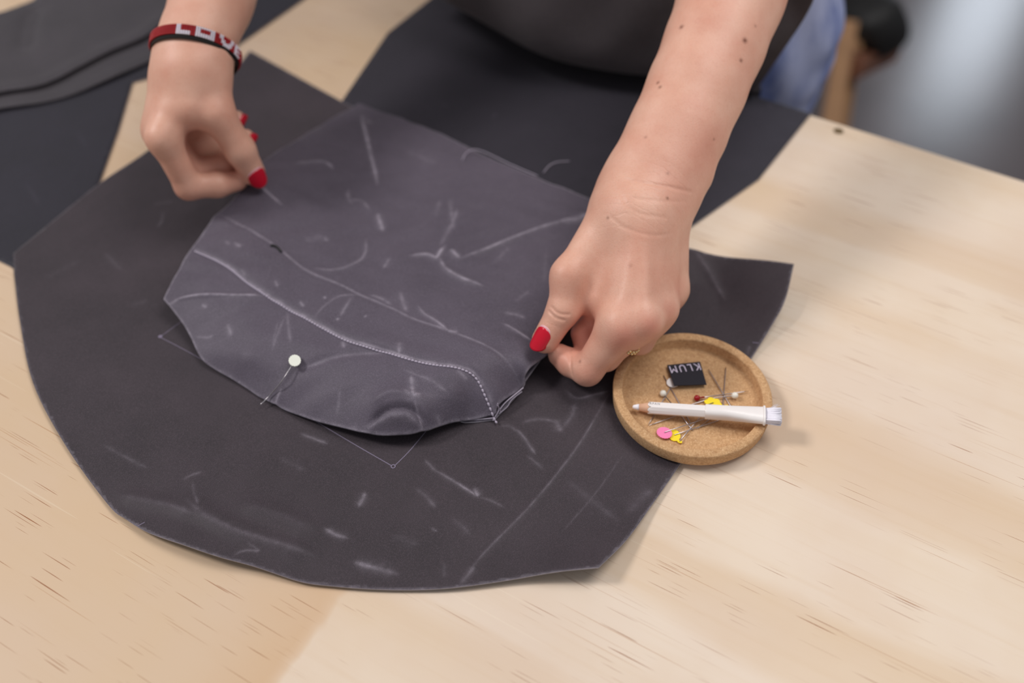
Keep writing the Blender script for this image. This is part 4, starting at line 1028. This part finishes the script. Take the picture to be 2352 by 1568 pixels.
F = FLOOR_H
ball_pin(TP(1523, 903, F + .0022), TP(1593, 990, F + .0006), 'white_glass', 'white ball headed pin at the left, just above the pencil')
ball_pin(TP(1601, 914, F + .0021), TP(1719, 898, F + .0016), 'red_glass', 'dark red ball headed pin with a short red collar', .0020, None, True)
ball_pin(TP(1688, 908, F + .0030), TP(1580, 931, F + .0008), 'white_glass', 'white ball headed pin at the right with a slightly bent shaft', .0022, TP(1640, 914, F + .0016))
X1 = np.array([1., 0, 0])
flower_pin(TP(1526, 994, F + .0017), TP(1652, 950, F + .0012), 'pink', 'pink scallop edged flat headed pin lying on a yellow one', .0047, .0042, P(1543, 999) - P(1510, 989), 20, .03)
flower_pin(TP(1549, 1000, F + .0006), TP(1660, 962, F + .0006), 'yellow', 'yellow round flat headed pin half under the pink one', .0036, .0042, X1, 14, .02)
flower_pin(TP(1561, 1014, F + .0010), TP(1610, 955, F + .0008), 'yellow', 'small yellow pin head seen edge on, nearest the front rim', .0016, .0010, P(1567, 1015) - P(1555, 1010), 8, .02)
flower_pin(TP(1638, 926, F + .0016), TP(1490, 977, F + .0006), 'yellow', 'large yellow flower headed pin peeping from behind the pencil', .0052, .0042, P(1655, 932) - P(1622, 924), 6, .09)
flower_pin(TP(1669, 934, F + .0010), TP(1600, 985, F + .0008), 'yellow', 'little yellow pin head just right of the large yellow flower', .0018, .0014, X1, 8, .02)
flower_pin(TP(1546, 878, F + .0009), TP(1624, 882, F + .0006), 'white_paint', 'white flat headed pin partly under the black label', .0038, .0044, P(1551, 883) - P(1540, 872), 10, .01)
needle(TP(1524, 862, F + .0006), TP(1588, 975, F + .0004), 'dark needle left of the black label, slanting down to the right')
needle(TP(1541, 889, F + .0010), TP(1488, 977, F + .0004), 'dark needle slanting down to the left under the pencil tip')
needle(TP(1667, 844, F + .0006), TP(1659, 945, F + .0005), 'upright needle right of the black label')
needle(TP(1627, 848, F + .0012), TP(1686, 945, F + .0010), 'bright needle crossing the upright needle near the white ball pin')
# pin in the pocket
def pocket_pin():
    h = P(677, 828, .0250); ent = P(656, 862, .0215); ex = P(612, 916, .0078); tip = P(597, 930, .0065)
    root = empty('pin', h, 'off white scallop headed pin stuck through the canvas pocket', 'pin')
    a = P(677, 846, .025) - P(677, 810, .025); 
    n = view_n(677, 828); s = np.cross(n, a); 
    v, f = scallop(h, a / np.linalg.norm(a), np.cross(n, a) / np.linalg.norm(np.cross(n, a)), .0047, .0037, 16, .035, .0006); mesh_obj('pin_head', v, f, M['offwhite'], root, False)
    shaft(root, spline([h - n * .0005, ent, P(640, 884, .0165), P(622, 905, .0100), ex, tip], 5), .00038)
pocket_pin()

def text_mesh(name, body, origin, xdir, ydir, height, mat, parent, width=None, thick=.0001, lift=0.0):
    cu = bpy.data.curves.new('t', 'FONT'); cu.body = body; cu.size = 1; cu.align_x = 'CENTER'; cu.align_y = 'CENTER'; cu.offset = .0; cu.space_character = 1.3
    ob = bpy.data.objects.new('t', cu); COL.objects.link(ob); dg = bpy.context.evaluated_depsgraph_get(); me = ob.evaluated_get(dg).to_mesh()
    co = np.array([v.co[:] for v in me.vertices]); fs = [tuple(p.vertices) for p in me.polygons]; ob.evaluated_get(dg).to_mesh_clear()
    bpy.data.objects.remove(ob); bpy.data.curves.remove(cu)
    lo, hi = co.min(0), co.max(0); co -= (lo + hi) / 2
    sy = height / (hi[1] - lo[1]); sx = sy if width is None else width / (hi[0] - lo[0])
    x = np.asarray(xdir, float); x /= np.linalg.norm(x); n = np.cross(x, ydir); n /= np.linalg.norm(n); y = np.cross(n, x)
    top = [origin + x * p[0] * sx + y * p[1] * sy + n * (lift + thick) for p in co]
    return mesh_obj(name, top, fs, mat, parent, False)
def build_label():
    c = [TP(1532, 838, F + .0022), TP(1608, 830, F + .0022), TP(1623, 882.5, F + .0030), TP(1549, 885, F + .0038)]
    root = empty('woven_label', sum(c) / 4 * (1, 1, 1), 'small black woven name label with pale lettering, upside down in the tray', 'label')
    n = 12; vs, fs = [], []
    nm = np.cross(c[1] - c[0], c[3] - c[0]); nm /= np.linalg.norm(nm); nm *= np.sign(nm[2])
    for s in (0, 1):
        for j in range(n + 1):
            for i in range(n + 1):
                a, b = i / n, j / n; p = c[0] * (1 - a) * (1 - b) + c[1] * a * (1 - b) + c[2] * a * b + c[3] * (1 - a) * b
                vs.append(p - nm * .0005 * s)
    m = n + 1; k = m * m
    for j in range(n):
        for i in range(n):
            q = (j * m + i, j * m + i + 1, (j + 1) * m + i + 1, (j + 1) * m + i); fs.append(q[::-1]); fs.append(tuple(x + k for x in q))
    ring = [i for i in range(m)] + [j * m + n for j in range(1, m)] + [n * m + i for i in range(n - 1, -1, -1)] + [j * m for j in range(n - 1, 0, -1)]
    for q in range(len(ring)): fs.append((ring[q], ring[(q + 1) % len(ring)], ring[(q + 1) % len(ring)] + k, ring[q] + k))
    mesh_obj('label_tape', vs, fs, M['black_cloth'], root, False)
    mid = (c[0] + c[1]) / 2 * .77 + (c[2] + c[3]) / 2 * .23
    text_mesh('lettering', 'KLUM', mid, c[0] - c[1], (c[3] - c[0]), .0062, M['letter'], root, np.linalg.norm(c[1] - c[0]) * .90, .00012)
build_label()

def build_pencil():
    a = TP(1453, 934, F + .0042); e = TP(1757, 954, RIM + .0046)
    d, s1, up = frame_of(e - a); s1 = -s1 if s1[1] < 0 else s1
    up = np.cross(d, s1); up = up * np.sign(up[2])
    Lt = np.linalg.norm(e - a)
    root = empty('chalk_pencil', a, 'white tailor chalk pencil with a brush end lying across the cork tray', 'pencil')
    def pos(px): return Lt * (px - 1453) / (1757 - 1453)
    R = .0039
    def ringv(t, r, n=24): return [a + d * t + r * (math.cos(2 * math.pi * k / n) * s1 + math.sin(2 * math.pi * k / n) * up) for k in range(n)]
    def loft(rs):
        n = len(rs[0]); vs = [p for r in rs for p in r]; fs = []
        for i in range(len(rs) - 1):
            for k in range(n): fs.append((i * n + k, i * n + (k + 1) % n, (i + 1) * n + (k + 1) % n, (i + 1) * n + k))
        fs.append(tuple(range(n - 1, -1, -1))); fs.append(tuple((len(rs) - 1) * n + k for k in range(n))); return vs, fs
    v, f = loft([ringv(.0, .0006), ringv(.0006, .0012), ringv(.002, .0016), ringv(pos(1468), .0021)]); mesh_obj('chalk_lead', v, f, M['white_lead'], root)
    v, f = loft([ringv(pos(1467.5), .0020), ringv(pos(1495), .0036), ringv(pos(1499), .0033)]); mesh_obj('sharpened_wood', v, f, M['cedar'], root)
    # hexagonal lacquered barrel with scalloped start
    n = 48
    def hexr(t_fn, grow=1.0, rnd=.35):
        out = []
        for k in range(n):
            th = 2 * math.pi * k / n; m = ((th + math.pi / 6) % (math.pi / 3)) - math.pi / 6
            r = R * (.93 / math.cos(m) * (1 - rnd) + rnd) * grow; out.append(a + d * t_fn(m) + r * (math.cos(th + .5) * s1 + math.sin(th + .5) * up))
        return out
    t0 = lambda m: pos(1497) - .0022 * (1 - (m / (math.pi / 6)) ** 2)
    v, f = loft([hexr(t0, .955), hexr(lambda m: t0(m) + .0004, 1.0), hexr(lambda m: pos(1560)), hexr(lambda m: pos(1624))]); autosharp(mesh_obj('barrel', v, f, M['white_paint'], root), 25)
    # plastic ferrule: round at the pencil, flattening towards the brush
    def flat(t, rx, ry): return [a + d * t + (lambda c, s: s1 * rx * np.sign(c) * abs(c) ** .75 + up * ry * np.sign(s) * abs(s) ** .75)(math.cos(2 * math.pi * k / n), math.sin(2 * math.pi * k / n)) for k in range(n)]
    fer = [(1621, .0041, .0041), (1623, .0043, .0043), (1665, .0043, .0043), (1675, .0044, .0042), (1700, .0049, .0038), (1725, .0055, .0033), (1752, .0060, .0030), (1753, .0067, .0036), (1757, .0068, .0036), (1758, .0062, .0032)]
    v, f = loft([flat(pos(x), rx, ry) for x, rx, ry in fer]); autosharp(mesh_obj('ferrule', v, f, M['white_paint'], root), 40)
    # brush: flat tuft of separate bristles, a few straying
    parts = []; r_ = random.Random(3)
    for i in range(420):
        x = r_.uniform(-.0047, .0047); y = r_.uniform(-.0018, .0018); ln = pos(1793) - pos(1757) + r_.uniform(-.0008, .0006)
        p0 = a + d * pos(1756) + s1 * x + up * y; p1 = p0 + d * ln + s1 * (x * .12 + r_.uniform(-.0003, .0003)) + up * (y * .25 + r_.uniform(-.0003, .0003))
        parts.append(tube([p0, (p0 + p1) / 2, p1], [.00048, .0005, .0004], 4))
    for i in range(16):
        x = r_.uniform(.003, .0052); p0 = a + d * pos(1756) + s1 * x; an = r_.uniform(.25, 1.05); ln = r_.uniform(.006, .0105)
        p1 = p0 + d * ln * .5 * math.cos(an * .6) + s1 * ln * .5 * math.sin(an * .6); p2 = p1 + d * ln * .5 * math.cos(an) + s1 * ln * .5 * math.sin(an)
        parts.append(tube([p0, p1, p2], [.00011, .0001, .00006], 4))
    v, f = join(*parts); tag(mesh_obj('bristles', v, f, M['bristle'], root), 'short white brush bristles', None, None, 'stuff')
    nrm = s1 * -.0 + up; q = a + d * pos(1504) + (s1 * math.cos(1.547) + up * math.sin(1.547)) * R * .956 + s1 * .0006
    fn = (s1 * math.cos(1.547) + up * math.sin(1.547)); text_mesh('lettering', 'APAN', q, d, np.cross(fn, d), .0017, M['print'], root, pos(1515) - pos(1491), .00006)
build_pencil()

# ------------------------------------------------------------------ jewellery
def build_ring():
    c = A_['mM'] + (A_['mP'] - A_['mM']) * .50; d = A_['mP'] - A_['mM']; d, s1, s2 = frame_of(d)
    root = empty('finger_ring', c, 'thin gold beaded ring on the finger beside the cork tray', 'ring')
    R = .0108; n = 40; vs, fs = [], []
    rr = [[c + R * (math.cos(2 * math.pi * k / n) * s1 + math.sin(2 * math.pi * k / n) * s2) + d * o for k in range(n)] for o in (0,)]
    pts = rr[0] + [rr[0][0]]; v, f = tube(pts, .0006, 8, False); mesh_obj('ring_band', v, f, M['gold'], root)
    bd = None
    for k in range(22):
        an = 2 * math.pi * k / 22; p = c + (R + .0003) * (math.cos(an) * s1 + math.sin(an) * s2); e = math.cos(an) * s1 + math.sin(an) * s2
        v, f = tube([p - d * .0017, p - d * .0014, p - d * .0002, p, p + d * .0002, p + d * .0014, p + d * .0017], [.0005, .0011, .0011, .0006, .0011, .0011, .0005], 8)
        if bd is None: bd = mesh_obj('bead', v, f, M['gold'], root)
        else: mesh_obj('bead', v, f, M['gold'], root)
build_ring()

def build_bracelet():
    c = Q(450, 118, .691); ax = (B_['w2'] - B_['f1']); d = ax / np.linalg.norm(ax)
    d = d + np.array([.10, .0, .0]); vn = view_n(449, 118); d = d - .35 * (d @ vn) * vn; d /= np.linalg.norm(d)
    right = X1 - d * (X1 @ d); right /= np.linalg.norm(right); back = np.cross(d, right)
    if back[2] < 0: back = -back                      # towards the upper side
    root = empty('beaded_bracelet', c, 'red and white beaded bracelet with letters on the wrist', 'bracelet')
    rx, ry = .0290, .0286; n = 150; rows = 5; pitch = .00145
    def el(a, off=0.0): return c + (rx + off) * math.cos(a) * right + (ry + off) * math.sin(a) * back
    # lining
    vs, fs = [], []
    for k in range(n):
        a = 2 * math.pi * k / n
        for o, w in ((-.0006, -.0042), (-.0004, .0062), (.0004, .0062), (.0004, -.0042)): vs.append(el(a, o) + d * w)
    for k in range(n):
        k2 = (k + 1) % n
        for i in range(4): fs.append((k * 4 + i, k * 4 + (i + 1) % 4, k2 * 4 + (i + 1) % 4, k2 * 4 + i))
    tag(mesh_obj('lining', vs, fs, M['lining'], root), 'black leather lining')
    # beads; columns counted from image left over the top to the right
    G = {'L': ['##....', '##....', '##....', '######', '######'], 'O': ['########', '##....##', '##....##', '########', '########'], 'V': ['##....##', '##....##', '.##..##.', '.######.', '..####..'], 'E': ['#####', '##...', '#####', '##...', '#####']}
    white = set(); nb = 118
    start = {'L': 27, 'O': 35, 'V': 45, 'E': 54}      # bead column from the left end (a = pi) clockwise over the top
    for ch, s0 in start.items():
        for r, line in enumerate(G[ch]):
            for q, x in enumerate(line):
                if x == '#':
                    white.add((s0 + q, r))
    wp, rp = [], []
    for k in range(nb):
        a = math.pi - 2 * math.pi * (k + .5) / nb
        for r in range(rows):
            p = el(a, .0012) + d * (r - 2) * pitch
            v, f = ball(p, .00082, 7, 5); (wp if (k, r) in white else rp).append((v, f))
    v, f = join(*rp); tag(mesh_obj('red_beads', v, f, M['bead_red'], root), 'rows of red glass beads', None, None, 'stuff')
    v, f = join(*wp); tag(mesh_obj('white_beads', v, f, M['bead_white'], root), 'white beads spelling letters', None, None, 'stuff')
build_bracelet()
